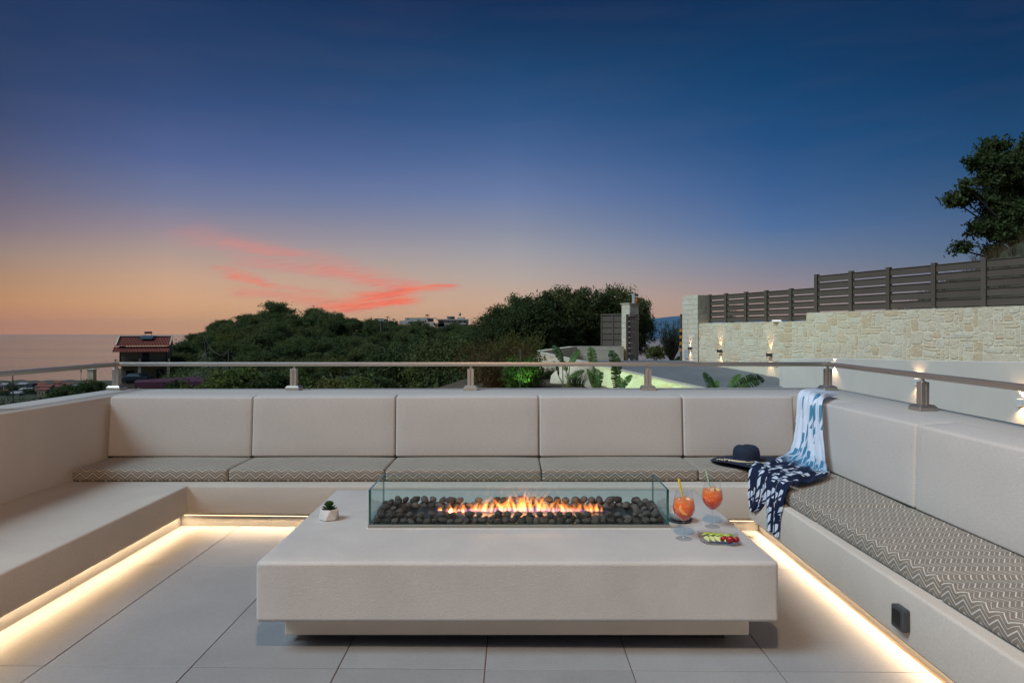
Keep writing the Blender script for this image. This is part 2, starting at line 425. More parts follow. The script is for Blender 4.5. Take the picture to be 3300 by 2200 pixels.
# warm LED strips under the bench edge
led_em = bpy.data.materials.new('led_glow'); led_em.use_nodes = True
_n = N(led_em.node_tree); _n.n.clear(); _e = _n.new('ShaderNodeEmission'); _e.inputs[0].default_value = (1, .72, .42, 1); _e.inputs[1].default_value = 4
_n.l.new(_e.outputs[0], _n.new('ShaderNodeOutputMaterial').inputs[0])
LED_W = 3.6   # watts per metre
def led(label, a, b_, out):
    a, b_, out = Vector(a), Vector(b_), Vector(out); mid = (a+b_)/2; L = (b_-a).length
    t = thing('led_strip', label, 'light strip', mid, 'warm light strips under the bench edges')
    d = (b_-a).normalized()
    MB().obox(mid + Vector((0,0,.004)), d*L/2, out*.006, Vector((0,0,.004))).build('profile', frame_metal, t)
    MB().obox(mid + out*.001 - Vector((0,0,.002)), d*L/2, out*.004, Vector((0,0,.0015))).build('diffuser', led_em, t)
    for k in range(2):
        dd = bpy.data.lights.new('led_light', 'AREA'); dd.shape = 'RECTANGLE'; dd.size = L/2; dd.size_y = .008
        dd.energy = LED_W*L/2; dd.color = (1, .67, .38); dd.spread = R(165)
        o = bpy.data.objects.new('led_light', dd); C.objects.link(o); o.parent = t
        nrm = (Vector((0,0,-1)) + out*.42).normalized(); zax = -nrm; xax = d; yax = zax.cross(xax)
        o.matrix_local = Matrix.Translation(d*L*(k-.5)/2 + Vector((0,0,-.007))) @ Matrix((xax, yax, zax)).transposed().to_4x4()
led('warm light strip glowing under the edge of the bare left bench', (-2.322,-1.4,.092), (-2.322,4.80,.092), (1,0,0))
led('warm light strip glowing under the back bench behind the fire table', (-2.31,4.799,.087), (1.70,4.799,.044), (0,-1,0))
led('warm light strip glowing under the edge of the cushioned right bench', (1.724,-1.4,.050), (1.724,4.80,.050), (-1,0,0))

# cushions ---------------------------------------------------------
def hexa_cushion(L, sec, cuts=(10,4,3), bev=.020, puff=.006, seed=0):
    """sec: four (y,z) corners front-bottom, back-bottom, back-top, front-top. returns verts/faces through bmesh"""
    bm = bmesh.new(); bmesh.ops.create_cube(bm, size=1.0)
    bmesh.ops.bevel  # keep
    fb, bb, bt, ft = [Vector((0, *p)) for p in sec]
    bmesh.ops.subdivide_edges(bm, edges=[e for e in bm.edges if abs((e.verts[0].co-e.verts[1].co).x) > .5], cuts=cuts[0], use_grid_fill=True)
    bmesh.ops.subdivide_edges(bm, edges=[e for e in bm.edges if abs((e.verts[0].co-e.verts[1].co).y) > .5], cuts=cuts[1], use_grid_fill=True)
    bmesh.ops.subdivide_edges(bm, edges=[e for e in bm.edges if abs((e.verts[0].co-e.verts[1].co).z) > .5], cuts=cuts[2], use_grid_fill=True)
    for v in bm.verts:
        u, s, t = v.co.x+.5, v.co.y+.5, v.co.z+.5
        p = (fb*(1-s)+bb*s)*(1-t) + (ft*(1-s)+bt*s)*t
        cx = (1-abs(2*u-1)**3); cz = (1-abs(2*t-1)**2.5); cyy = (1-abs(2*s-1)**2.5)
        nz = mnoise.noise(Vector((u*L*3+seed*7.1, s*2, t*2+seed)))*.5
        if t > .99: p = p + Vector((0,0,1))*puff*cx*cyy*(1+nz)
        if s < .01: p = p + Vector((0,-1,0))*puff*cx*cz*(1+nz)
        v.co = Vector((u*L, p.y, p.z))
    bm.normal_update()
    es = [e for e in bm.edges if len(e.link_faces) == 2 and e.calc_face_angle(0) > R(40)]
    bmesh.ops.bevel(bm, geom=es, offset=bev, segments=3, profile=.55, affect='EDGES', clamp_overlap=True)
    uvl = bm.loops.layers.uv.new('UVMap')
    ymin = min(v.co.y for v in bm.verts)
    bm.normal_update()
    for f in bm.faces:
        side = abs(f.normal.x) > .8
        for lp in f.loops:
            c = lp.vert.co
            if side: lp[uvl].uv = ((c.y-ymin) + L, c.z)
            else: lp[uvl].uv = (c.x, c.z + (c.y-ymin))
        f.smooth = True
    me = bpy.data.meshes.new('cushion'); bm.to_mesh(me); bm.free(); return me
SEAT = [(0,0),(.62,0),(.62,.088),(0,.090)]
BACK = [(0,0),(.20,0),(.165,.475),(.035,.462)]
def put_cushion(name, label, grp, me, mat_, loc, rot):
    me.materials.append(mat_)
    o = link(name, me); o.location = loc; q = random.Random(label); o.rotation_euler = (0, q.uniform(-.003,.003), rot + q.uniform(-.0025,.0025)); tag(o, label, 'cushion', grp); return o
GS = 'zigzag seat cushions on the bench'; GB = 'woven backrest cushions along the parapet'
bx = [-3.145, -2.028, -.908, .212, 1.333, 2.44]
sl = ['zigzag seat cushion at the left end of the back bench by the bare wall', 'zigzag seat cushion second from the left on the back bench',
      'zigzag seat cushion in the middle of the back bench behind the fire', 'zigzag seat cushion of the back bench behind the right end of the glass box',
      'zigzag seat cushion under the navy hat in the corner']
bl = ['woven grey beige backrest cushion at the far left against the bare side wall', 'woven grey beige backrest cushion second from the left',
      'woven grey beige backrest cushion in the middle of the back row', 'woven grey beige backrest cushion left of the one behind the hat', 'woven grey beige backrest cushion behind the navy hat']
bbx = [-3.16, -2.035, -.912, .212, 1.340, 2.212]
for i in range(5):
    put_cushion('seat_cushion', sl[i], GS, hexa_cushion(bx[i+1]-bx[i]-.006, SEAT, seed=i), zigzag, (bx[i]+.003, 4.87, .301), 0)
    put_cushion('backrest_cushion', bl[i], GB, hexa_cushion(bbx[i+1]-bbx[i]-.007, BACK, seed=i+10, bev=.015, puff=.005), weave, (bbx[i]+.003, 5.325, .397), 0)
ry = [4.866, 3.83, 2.72, 1.61, .50, -.61]
rlb = ['zigzag seat cushion partly under the scarf on the right bench', 'zigzag seat cushion second from the corner on the right bench', 'zigzag seat cushion nearest the camera above the wall socket',
       'zigzag seat cushion at the near end of the right bench', 'zigzag seat cushion beside the camera on the right bench']
for i in range(5):
    put_cushion('seat_cushion', rlb[i], GS, hexa_cushion(ry[i]-ry[i+1]-.006, [(0,0),(.72,0),(.72,.088),(0,.090)], seed=i+20), zigzag, (1.70, ry[i]-.003, .301), -PI/2)
rby = [5.325, 4.880, 3.755, 2.632, 1.508, .385, -.74]
rbl = ['narrow woven backrest piece in the corner half hidden by the scarf', 'woven backrest cushion of the right bench right beside the scarf', 'woven backrest cushion of the right bench nearest the camera in view',
       'woven backrest cushion above the near right seat at the frame edge', 'woven backrest cushion beside the camera on the right', 'last woven backrest cushion on the right, behind the camera']
BACKR = [(0,0),(.235,0),(.235,.478),(.012,.462)]
for i in range(6):
    put_cushion('backrest_cushion', rbl[i], GB, hexa_cushion(rby[i]-rby[i+1]-.007, BACKR, seed=i+30, bev=.015, puff=.005), weave, (2.212, rby[i]-.003, .397), -PI/2)

# railing ----------------------------------------------------------
rail = thing('railing', 'brushed steel handrail on short square posts along the parapet top', 'railing', (-.36, 6.0, .86))
def railbar(a, b_):
    a, b_ = Vector(a), Vector(b_); d = (b_-a); L = d.length; d.normalize(); s_ = Vector((-d.y, d.x, 0))
    MB().obox((a+b_)/2, d*L/2, s_*.024, Vector((0,0,.0175))).build('rail', steel, rail, bevel=.004, seg=2, smooth=40)
LC, RC = Vector((-3.475,6.0,1.086)), Vector((2.775,6.0,1.086))
railbar(LC+Vector((.028,0,0)), RC+Vector((-.028,0,0)))
railbar(LC, Vector((-3.34,-1.4,1.086))); railbar(RC, Vector((2.775-.066*7.4,-1.4,1.086)))
for cpt in (LC, RC): MB().obox(cpt, Vector((.027,0,0)), Vector((0,.027,0)), Vector((0,0,.0185))).build('rail_joint', steel, rail, bevel=.004)
def post(x, y, rz=0):
    p = bpy.data.objects.new('post', None); C.objects.link(p); p.parent = rail; p.location = Vector((x, y, .86)) - org(rail)
    c, s_ = Vector((math.cos(rz), math.sin(rz), 0)), Vector((-math.sin(rz), math.cos(rz), 0)); o_ = Vector((x, y, .86))
    b1 = MB(); b1.obox(o_+Vector((0,0,.013)), c*.060, s_*.060, Vector((0,0,.013)))
    n0 = len(b1.v)
    for (h, z) in ((.059,.0262),(.046,.040)):
        for sx, sy in ((-1,-1),(1,-1),(1,1),(-1,1)): b1.v.append(tuple(o_ + c*h*sx + s_*h*sy + Vector((0,0,z))))
    for k in range(4): b1.face((n0+k, n0+(k+1)%4, n0+4+(k+1)%4, n0+4+k))
    b1.face((n0+4,n0+5,n0+6,n0+7)); b1.build('base_plate', steel, p, bevel=.002, seg=1)
    b2 = MB(); b2.obox(o_+c*.0155+Vector((0,0,.112)), c*.012, s_*.026, Vector((0,0,.073)))
    b2.obox(o_-c*.0155+Vector((0,0,.112)), c*.012, s_*.026, Vector((0,0,.073)))
    b2.obox(o_+Vector((0,0,.112)), c*.0034, s_*.022, Vector((0,0,.072))); b2.build('column', steel, p, bevel=.002, seg=1)
    MB().tube([o_+Vector((0,0,.184)), o_+Vector((0,0,.190)), o_+Vector((0,0,.191)), o_+Vector((0,0,.2095))], [.017,.017,.010,.010], 14).build('pin', steel, p, smooth=40)
for x, y, r_ in ((-3.475,6.0,0),(-1.916,6,0),(-.363,6,0),(1.195,6,0),(2.775,6.0,0),(2.672,4.44,.066),(2.57,2.88,.066),(-3.447,4.44,0),(-3.42,2.88,0)): post(x, y, r_)

# fire table -------------------------------------------------------
table = thing('fire_table', 'long low plaster fire table with floating slab in the middle of the terrace', 'table', (.02, 3.55, 0))
ZT = .393
bm_ = MB().box(-1.09, 1.135, 2.90, 4.235, .135, ZT)
slab = bm_.build('slab', table_cement, table)
_bm = bmesh.new(); _bm.from_mesh(slab.data)
bmesh.ops.subdivide_edges(_bm, edges=_bm.edges[:], cuts=14, use_grid_fill=True)
_bm.normal_update()
bmesh.ops.bevel(_bm, geom=[e for e in _bm.edges if len(e.link_faces)==2 and e.calc_face_angle(0) > R(40)], offset=.016, segments=3, profile=.5, affect='EDGES')
for v in _bm.verts:
    q = v.co*5; v.co += Vector((mnoise.noise(q), mnoise.noise(q+Vector((9,2,1))), mnoise.noise(q+Vector((3,7,5)))))*.0016
for f in _bm.faces: f.smooth = True
_bm.to_mesh(slab.data); _bm.free()
MB().box(-1.01, 1.055, 3.035, 4.15, .022, .135).build('base', mottled('brightened_plinth', (.74,.66,.56), (.66,.59,.50), 3, .7, 90, .3, .002), table, bevel=.006)  # paler than the slab: warm light on the base put into its colour
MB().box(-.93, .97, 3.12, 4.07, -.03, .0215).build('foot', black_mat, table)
# firebox on the table
FX0, FX1, FY0, FY1 = -.713, .781, 3.396, 3.775
fb = thing('fire_box', 'long glass-walled gas burner box on top of the fire table', 'fire pit', (.03, 3.58, ZT))
fr = MB()
fr.box(FX0-.004,FX1+.004,FY0-.004,FY0+.014,ZT,ZT+.019); fr.box(FX0-.004,FX1+.004,FY1-.014,FY1+.004,ZT,ZT+.019)
fr.box(FX0-.004,FX0+.014,FY0+.0141,FY1-.0141,ZT,ZT+.019); fr.box(FX1-.014,FX1+.004,FY0+.0141,FY1-.0141,ZT,ZT+.019)
fr.build('base_frame', frame_metal, fb, bevel=.001, seg=1)
MB().box(FX0-.010,FX1+.010,FY0-.009,FY1+.009,ZT+.0002,ZT+.0022).build('sealant_line', M('white_sealant',(.78,.77,.74),.5), fb)
MB().box(FX0+.0145,FX1-.0145,FY0+.0145,FY1-.0145,ZT+.003,ZT+.012).build('tray', black_mat, fb)
MB().box(-.50,.60,3.485,3.70,ZT+.0125,ZT+.030).build('burner_deck', dark_steel, fb, bevel=.003)
MB().box(-.40,.52,3.575,3.605,ZT+.0302,ZT+.0312).build('burner_slot', black_mat, fb)
MB().lathe([(0,.0305),(.03,.0305),(.033,.034),(.02,.0345),(.019,.032),(0,.032)], 20, (.52,3.66,ZT)).build('ignition_cap', black_mat, fb)
gface = bpy.data.materials.new('clear_glass_face'); gface.use_nodes = True; g = N(gface.node_tree); g.n.clear()
tr_ = g.new('ShaderNodeBsdfTransparent'); tr_.inputs[0].default_value = (.91,.962,.955,1)
gl_ = g.new('ShaderNodeBsdfGlossy'); gl_.inputs['Roughness'].default_value = .02
fz = g.new('ShaderNodeFresnel'); fz.inputs['IOR'].default_value = 1.45
mx_ = g.new('ShaderNodeMixShader'); g.l.new(g.m('MULTIPLY', fz.outputs[0], g.m('SUBTRACT', 1.0, g.new('ShaderNodeNewGeometry').outputs['Backfacing'])), mx_.inputs[0]); g.l.new(tr_.outputs[0], mx_.inputs[1]); g.l.new(gl_.outputs[0], mx_.inputs[2])
g.l.new(mx_.outputs[0], g.new('ShaderNodeOutputMaterial').inputs[0])
gedge = M('green_glass_edge', (.012,.12,.095), .08, 0, .8)
n, b = nodes(gedge); b.inputs['Coat Weight'].default_value = .5
GZ0, GZ1 = ZT+.0195, .585
def pane(x0, x1, y0, y1, thin):
    mb = MB()
    mb.v += [(x0,y0,GZ0),(x1,y0,GZ0),(x1,y1,GZ0),(x0,y1,GZ0),(x0,y0,GZ1),(x1,y0,GZ1),(x1,y1,GZ1),(x0,y1,GZ1)]
    for q, ax in (((0,3,2,1),'z'),((4,5,6,7),'z'),((0,1,5,4),'y'),((1,2,6,5),'x'),((2,3,7,6),'y'),((3,0,4,7),'x')):
        mb.cur = 0 if ax == thin else 1; mb.face(q)
    mb.build('glass_pane', [gface, gedge], fb)
pane(FX0, FX1, FY0, FY0+.010, 'y'); pane(FX0, FX1, FY1-.010, FY1, 'y')
pane(FX0, FX0+.010, FY0+.0105, FY1-.0105, 'x'); pane(FX1-.010, FX1, FY0+.0105, FY1-.0105, 'x')

# lava pebbles
peb = mottled('lava_pebble', (.095,.080,.072), (.055,.047,.044), 60, .88, 420, .7, .002, rnd=.45, spec=.25, fine=.25)
pm = []
for k in range(8):
    bm = bmesh.new(); bmesh.ops.create_icosphere(bm, subdivisions=2, radius=1)
    r3 = random.Random(k+50); sc = (r3.uniform(.95,1.3), r3.uniform(.8,1.0), r3.uniform(.68,.86)); of = Vector((k*3.1, k, 0))
    for v in bm.verts:
        nn = mnoise.noise(v.co*1.1+of)*.22 + mnoise.noise(v.co*2.6+of)*.06
        v.co = Vector((v.co.x*sc[0], v.co.y*sc[1], v.co.z*sc[2]))*(1+nn)
    for f in bm.faces: f.smooth = True
    me = bpy.data.meshes.new('pebble'); bm.to_mesh(me); bm.free(); me.materials.append(peb); pm.append(me)
def pebble(x, y, z, r):
    o = link('lava_pebble', rng.choice(pm)); o.location = (x, y, z)
    o.rotation_euler = (rng.uniform(-.45,.45), rng.uniform(-.45,.45), rng.uniform(0,6.3)); o.scale = (r, r, r)
    tag(o, 'dark grey rounded lava pebble lying in the glass fire box', 'pebble', 'dark lava pebbles round the burner')
def row(x0, x1, y, z, step, r, jit=.006, skip=0):
    x = x0
    while x < x1:
        rr_ = r*rng.uniform(.82, 1.2)
        if rng.random() > skip: pebble(min(x, FX1-.035), y+rng.uniform(-jit, jit), z+rng.uniform(-.003,.004), rr_)
        x += step*rng.uniform(.85, 1.15)
fz0 = ZT+.012
row(-.675,.75,FY0+.036,fz0+.016,.040,.0195); row(-.67,.75,FY0+.070,fz0+.022,.041,.021); row(-.66,.745,FY0+.052,fz0+.046,.050,.0185,skip=.12)
row(-.675,.75,FY1-.036,fz0+.018,.041,.021); row(-.64,.73,FY1-.072,fz0+.022,.040,.021); row(-.62,.72,FY1-.052,fz0+.049,.048,.0215,skip=.12)
for sx in (-1, 1):
    for q in range(3):
        xx = (-.672 if sx < 0 else .742) - sx*q*.040
        for yy in (3.505,3.545,3.585,3.625,3.665):
            pebble(xx+rng.uniform(-.006,.006), yy+rng.uniform(-.006,.006), fz0+.02+(.024 if q == 0 else 0), .021*rng.uniform(.85,1.15))
            if q < 2 and rng.random() < .7: pebble(xx-sx*.02, yy+.02, fz0+.052, .0185*rng.uniform(.85,1.15))

# flames: closed tongues of glowing gas
def flame_mat(name, col, st):
    m_ = bpy.data.materials.new(name); m_.use_nodes = True; q = N(m_.node_tree); q.n.clear()
    v = q.new('ShaderNodeEmission'); v.inputs[0].default_value = (*col, 1); v.inputs[1].default_value = st
    q.l.new(v.outputs[0], q.new('ShaderNodeOutputMaterial').inputs['Volume']); return m_
fl_out = flame_mat('flame_orange', (1.0,.21,.03), 36); fl_in = flame_mat('flame_yellow', (1.0,.43,.11), 68); fl_blue = flame_mat('flame_violet_base', (.30,.20,1.0), 16)
fire = thing('fire', 'row of orange gas flames burning among the dark pebbles', 'fire', (.06, 3.59, ZT+.03))
def tongue(x, y, z, h, wd, lean, mat_, name, seed, thick=.55):
    r3 = random.Random(seed); k = 12; pts = []; rad = []
    ph, am = r3.uniform(0, 6.3), r3.uniform(.15,.5)*wd
    for i in range(k):
        t = i/(k-1)
        pts.append((x + lean*h*t**1.6 + am*math.sin(ph+t*5.5)*t, y + am*.5*math.sin(ph*2+t*4)*t, z+h*t))
        rad.append(max(.0004, wd*.5*(math.sin(PI*min(1, (t*.9+.1))**.62)**.9 if t < 1 else 0)*(1-.35*t)))
    return MB().tube(pts, rad, 8).build(name, mat_, fire, smooth=True)
fr_ = random.Random(11)
for i in range(92):
    x = (fr_.choice((-.27,-.16,-.04,.05,.09,.16,.24,.33,.42)) + fr_.gauss(0, .026)) if i < 66 else fr_.uniform(-.40,.50)
    if x < -.44 or x > .54: continue
    env = math.exp(-((x-.06)/.22)**2)
    h = (.040 + .066*env)*fr_.uniform(.4,1.35); wd = fr_.uniform(.012,.034)
    y = 3.59+fr_.uniform(-.016,.016); lean = fr_.uniform(-.8,.8)
    tongue(x, y, ZT+.034, h, wd, lean, fl_out, 'flame_tongue', i)
    if env > .25 or fr_.random() < .3: tongue(x+.001, y, ZT+.034, h*.66, wd*.62, lean*.8, fl_in, 'flame_core', i)
MB().tube([(-.40,3.59,ZT+.037),(-.2,3.588,ZT+.040),(.05,3.592,ZT+.042),(.3,3.59,ZT+.040),(.50,3.59,ZT+.037)], [.003,.011,.014,.011,.003], 10).build('flame_base', fl_blue, fire)
lamp('fire_light', 'AREA', (.06,3.59,ZT+.09), 4.5, (1,.42,.14), (0,0,-1), fire, shape='RECTANGLE', size=.6, size_y=.03)

# wall socket, drain
so = thing('wall_socket', 'small grey weatherproof socket set in the front of the right bench', 'socket', (1.634, 2.865, .172))
so.rotation_euler = (0, 0, 0)
MB().box(1.612,1.648,2.822,2.908,.124,.219).build('housing', dark_plastic, so, bevel=.008, seg=2)
MB().box(1.606,1.613,2.838,2.890,.145,.205).build('cover', black_mat, so, bevel=.003)
dr = thing('floor_drain', 'square metal drain grate in the floor corner by the right bench', 'drain', (1.60, 4.66, zf(1.6)))
z_ = zf(1.60)
MB().box(1.55,1.66,4.605,4.715,z_-.006,z_+.0015).build('frame', frame_metal, dr, bevel=.001, seg=1)
dm = MB()
for k in range(8):
    a = k*PI/4; c_ = Vector((1.605+.027*math.cos(a), 4.66+.027*math.sin(a), z_+.0022)); d_ = Vector((math.cos(a), math.sin(a), 0)); s2 = Vector((-math.sin(a), math.cos(a), 0))
    dm.obox(c_, d_*.015, s2*.0045, Vector((0,0,.0004)))
dm.build('slots', black_mat, dr)
# ================================================================== LAND, SEA, SKYLINE
def pxy(px, py, y):          # a photo pixel at depth y -> world point (used only to read positions off the photograph)
    return Vector(((px-1650)*y/F, y, H + (1069-py)*y/F))
SEA = -80.0
sea_m = M('sea_water', (.115,.10,.08), .2, 0, .5); n, b = nodes(sea_m); p = worldpos(n)
b.inputs['IOR'].default_value = 1.33
q = n.sep(p)
bump(n, b, n.m('ADD', n.noise(n.comb(n.m('MULTIPLY', q[0], .02), n.m('MULTIPLY', q[1], .05), 0), 1, 5, .6), n.noise(n.comb(n.m('MULTIPLY', q[0], .002), n.m('MULTIPLY', q[1], .006), 3), 1, 3, .6)), .22, 4.0)
n.l.new(n.mapr(n.noise(n.comb(n.m('MULTIPLY', q[0], .0006), n.m('MULTIPLY', q[1], .0018), 0), 1, 4, .6), .35, .65, .12, .16), b.inputs['Roughness'])
MB().poly([(-24000,-3000,SEA),(24000,-3000,SEA),(24000,22000,SEA),(-24000,22000,SEA)]).build('sea', sea_m)
tag(bpy.data.objects['sea'], kind='structure')

land_m = mottled('dry_scrub_ground', (.055,.060,.030), (.085,.070,.040), .35, .95, 3, .8, .15, fine=.3)
# land heights at (photo column, depth)
cols = [-2600, -700, 0, 200, 350, 470, 600, 685, 800, 900, 1016, 1085, 1144, 1208, 1297, 1400, 1493, 1600, 1750, 1950, 2090, 2200, 2500, 3300, 5200]
rows = [6.6, 10, 14, 20, 30, 45, 65, 90, 120, 145, 170, 200, 260, 340, 440, 600, 800, 1000, 1235, 2000]
crest = {470:-7, 600:-3.3, 685:.3, 800:1.6, 900:2.4, 1016:2.2, 1085:2.4, 1144:1.5, 1208:.6, 1297:.0, 1400:-.5, 1493:-.7, 1600:-1.0, 1750:-2, 1950:-5}
def land_z(px, y):
    # valley floor next to the villa, then the wooded ridge, then down to the shore
    near = np.interp(y, [6.6,14,30,60,100,170,440,800,1235,2000], [-1.6,-1.9,-3.2,-5.6,-7.4,-16,-46,-72,-82,-125])
    if px >= 2060:
        return float(np.interp(y, [6.6,20,30,36,60,170,440,1235,2000], [-1.4,-1.1,-.1,-.35,-4,-20,-50,-82,-125]))
    lo_l = max(0, min(1, (190-px)/130)); near -= lo_l*float(np.interp(y, [20,60,100,170,440], [0,1.5,4.5,5,0]))
    ks = sorted(crest); cz = np.interp(px, ks, [crest[k] for k in ks])
    hill = np.interp(y, [6.6,14,30,45,65,90,145,170,200,260,340,440,500,800,1235,2000],
                     [-1.6,-1.9,-3.0,-5.0,-6.3,cz*.25-4.6,cz*.8-.9,cz,cz-.5,cz-3.5,cz-5,cz-1.5,cz-5,-46,-82,-125])
    wl = np.clip((px-430)/150, 0, 1); wl = wl*wl*(3-2*wl)
    wr = np.clip((2060-px)/250, 0, 1)
    far = np.interp(y, [6.6,20,30,36,60,170,440,1235,2000], [-1.4,-1.1,-.1,-.35,-4,-20,-50,-82,-125])
    z = near*(1-wl) + hill*wl
    return float(z*wr + far*(1-wr))
def ground_z(x, y): return land_z(1650 + x*F/y, y)
cc = np.concatenate([np.linspace(-2600, 0, 6)[:-1], np.linspace(0, 2300, 90), np.linspace(2300, 5200, 8)[1:]])
rw = np.unique(np.concatenate([np.geomspace(6.6, 120, 46), np.linspace(120, 500, 50), np.geomspace(500, 2000, 20)]))
V = []; 
for y in rw:
    for px in cc:
        x = (px-1650)*y/F; z = land_z(px, y)
        z += mnoise.noise(Vector((x*.06, y*.06, 0)))*min(1.2, y*.006) if y > 12 else 0
        V.append((x, y, z))
nc = len(cc); Fc = [(i*nc+j, i*nc+j+1, (i+1)*nc+j+1, (i+1)*nc+j) for i in range(len(rw)-1) for j in range(nc-1)]
lm = fast_mesh('hillside', V, Fc, land_m); lm.polygons.foreach_set('use_smooth', [True]*len(lm.polygons))
tag(link('hillside', lm), kind='structure')
# ground under and behind the terrace
tag(MB().box(-60,60,-80,6.6,-1.8,-1.6).build('ground', land_m), kind='structure')

# far mountain across the bay, the blue of distance haze painted into its colour
mt_m = mottled('haze_blue_mountain', (.035,.12,.20), (.05,.14,.22), .0004, .95, .002, .5, 40)
V = []; xs_ = np.linspace(1200, 7200, 90); ys_ = np.linspace(11500, 16500, 24)
prof_x = [1200, 1900, 2480, 2700, 2920, 3080, 3300, 3700, 4600, 5600, 7200]; prof_z = [0, 130, 236, 262, 287, 296, 286, 250, 300, 180, 0]
for y in ys_:
    t = (y-11500)/5000; e = math.sin(min(1, t*5)*PI/2)*max(0, 1-max(0, t-.5)*2)
    for x in xs_:
        x2 = x*12500/y if y > 12500 else x
        V.append((x, y, SEA-5 + (np.interp(x2, prof_x, prof_z)+84-H)*e*1.0 + mnoise.noise(Vector((x*.0016,y*.0016,1)))*28*e))
Fc = [(i*90+j, i*90+j+1, (i+1)*90+j+1, (i+1)*90+j) for i in range(23) for j in range(89)]
tag(link('mountain', fast_mesh('mountain', V, Fc, mt_m)), kind='structure')

# ------------------------------------------------------------------ foliage builders
def leaf_cloud(cent, size, rs, elong=1.8, up=0.0):
    """one rhombus leaf per centre"""
    n_ = len(cent); a = rs.normal(size=(n_,3)); a[:,2] += up; a /= np.linalg.norm(a, axis=1)[:,None]
    b_ = rs.normal(size=(n_,3)); b_ -= a*np.sum(a*b_, 1)[:,None]; b_ /= np.linalg.norm(b_, axis=1)[:,None]
    s_ = size*rs.uniform(.6, 1.4, n_)[:,None]
    V = np.stack([cent - a*s_*elong/2, cent + b_*s_/2, cent + a*s_*elong/2, cent - b_*s_/2], 1).reshape(-1, 3)
    return V, np.arange(n_*4).reshape(-1, 4)
def crown(name, lobes, nclump, per, cr, leaf, mat_, seed, elong=1.8, fill=.35):
    rs = np.random.RandomState(seed); cs = []
    vol = np.array([l[3]*l[4]*l[5] for l in lobes])**.67; pr_ = vol/vol.sum()
    for li in rs.choice(len(lobes), nclump, p=pr_):
        l = lobes[li]; d = rs.normal(size=3); d /= np.linalg.norm(d)
        if d[2] < -.35: d[2] *= -.6
        r_ = rs.uniform(.72, 1.04) if rs.rand() > fill else rs.uniform(.2,.75)
        cs.append([l[0]+d[0]*l[3]*r_, l[1]+d[1]*l[4]*r_, l[2]+d[2]*l[5]*r_])
    cs = np.array(cs); sz = rs.uniform(.6, 1.3, nclump)*cr
    cent = np.repeat(cs, per, 0) + rs.normal(size=(nclump*per, 3))*np.repeat(sz, per)[:,None]*np.array([.55,.55,.42])
    V, Fc = leaf_cloud(cent, leaf, rs, elong)
    return fast_mesh(name, V, Fc, mat_)
def rand_lobes(r3, w_, h_, k):
    L = [(0,0,h_*.5, w_*.36, w_*.36, h_*.42)]
    for i in range(k):
        a = r3.uniform(0, 6.3); q = r3.uniform(.15,.32)*w_; zc = r3.uniform(.35,.78)*h_; rr_ = r3.uniform(.17,.27)*w_
        L.append((q*math.cos(a), q*math.sin(a), zc, rr_, rr_, rr_*.85))
    return L
def trunk_mesh(name, h_, r_, seed, n_b=4):
    r3 = random.Random(seed); mb = MB(); k = 5
    pts = [(r3.uniform(-.06,.06)*h_*i/k, r3.uniform(-.06,.06)*h_*i/k, h_*.62*i/k) for i in range(k+1)]
    mb.tube(pts, [r_*(1.25-.6*i/k) for i in range(k+1)], 7)
    for q in range(n_b):
        a = r3.uniform(0,6.3); i0 = r3.randint(2, k-1); p0 = Vector(pts[i0])
        e = p0 + Vector((math.cos(a)*h_*.3, math.sin(a)*h_*.3, h_*.34)); m_ = (p0+e)/2 + Vector((0,0,-.03*h_))
        mb.tube([p0, m_, e], [r_*.55, r_*.38, r_*.15], 6)
    me_o = mb.build(name, bark, None, smooth=True, world=False); me = me_o.data; bpy.data.objects.remove(me_o); return me

# shared crowns of the hillside trees (about 5 m wide, built at unit scale 1 = 1 m)
def grp_trees():
    r3 = random.Random(3); vars_ = []
    for k in range(7):
        Lb = rand_lobes(r3, 5.4, 4.4, 7)
        mt = [olive_leaf, olive_leaf, dark_leaf, olive_leaf, bush_leaf, dark_leaf, olive_leaf][k]
        vars_.append((crown('crown', Lb, 130, 52, .46, .105, mt, 100+k, 2.0), trunk_mesh('trunk', 4.0, .16, k)))
    return vars_
tvars = grp_trees()
HILL_LABEL = 'dark olive green tree in the dense wood covering the hillside'
r3 = random.Random(21); placed = []
def hill_tree(px, y, sc, k=None, label=HILL_LABEL, grp='trees of the hillside wood', sink=.25, zs=1.0):
    k = r3.randrange(7) if k is None else k
    x = (px-1650)*y/F; z = ground_z(x, y)-sink
    t = thing('hillside_tree', label, 'tree', (x, y, z), grp)
    rz = r3.uniform(0, 6.3)
    for me, nm in ((tvars[k][0], 'crown'), (tvars[k][1], 'trunk')):
        o = link(nm, me, t); o.rotation_euler = (0, 0, rz); o.scale = (sc, sc, sc*zs)
    return t
cnt = 0; tries = 0
bands = [(171,176,1.0,26), (155,171,1.0,46), (135,155,1.05,56), (112,135,1.0,56), (88,112,.95,48), (66,88,.85,30), (50,66,.75,18)]
for (ya, yb, sc, num) in bands:
    got = 0; tries = 0
    while got < num and tries < 6000:
        tries += 1
        y = r3.uniform(ya, yb); px = r3.uniform(560 if y > 100 else 640, 1760)
        if y > 135 and px > 1650: continue
        x = (px-1650)*y/F
        if any((x-a)**2 + ((y-b_)*.8)**2 < (3.1*sc)**2 for a, b_ in placed): continue
        if px < 700 and y < 112: continue
        placed.append((x, y)); got += 1
        hill_tree(px, y, sc*r3.uniform(.72, 1.12)*(.55 + .45*min(1, (px-500)/250)), zs=r3.uniform(.8,1.1))
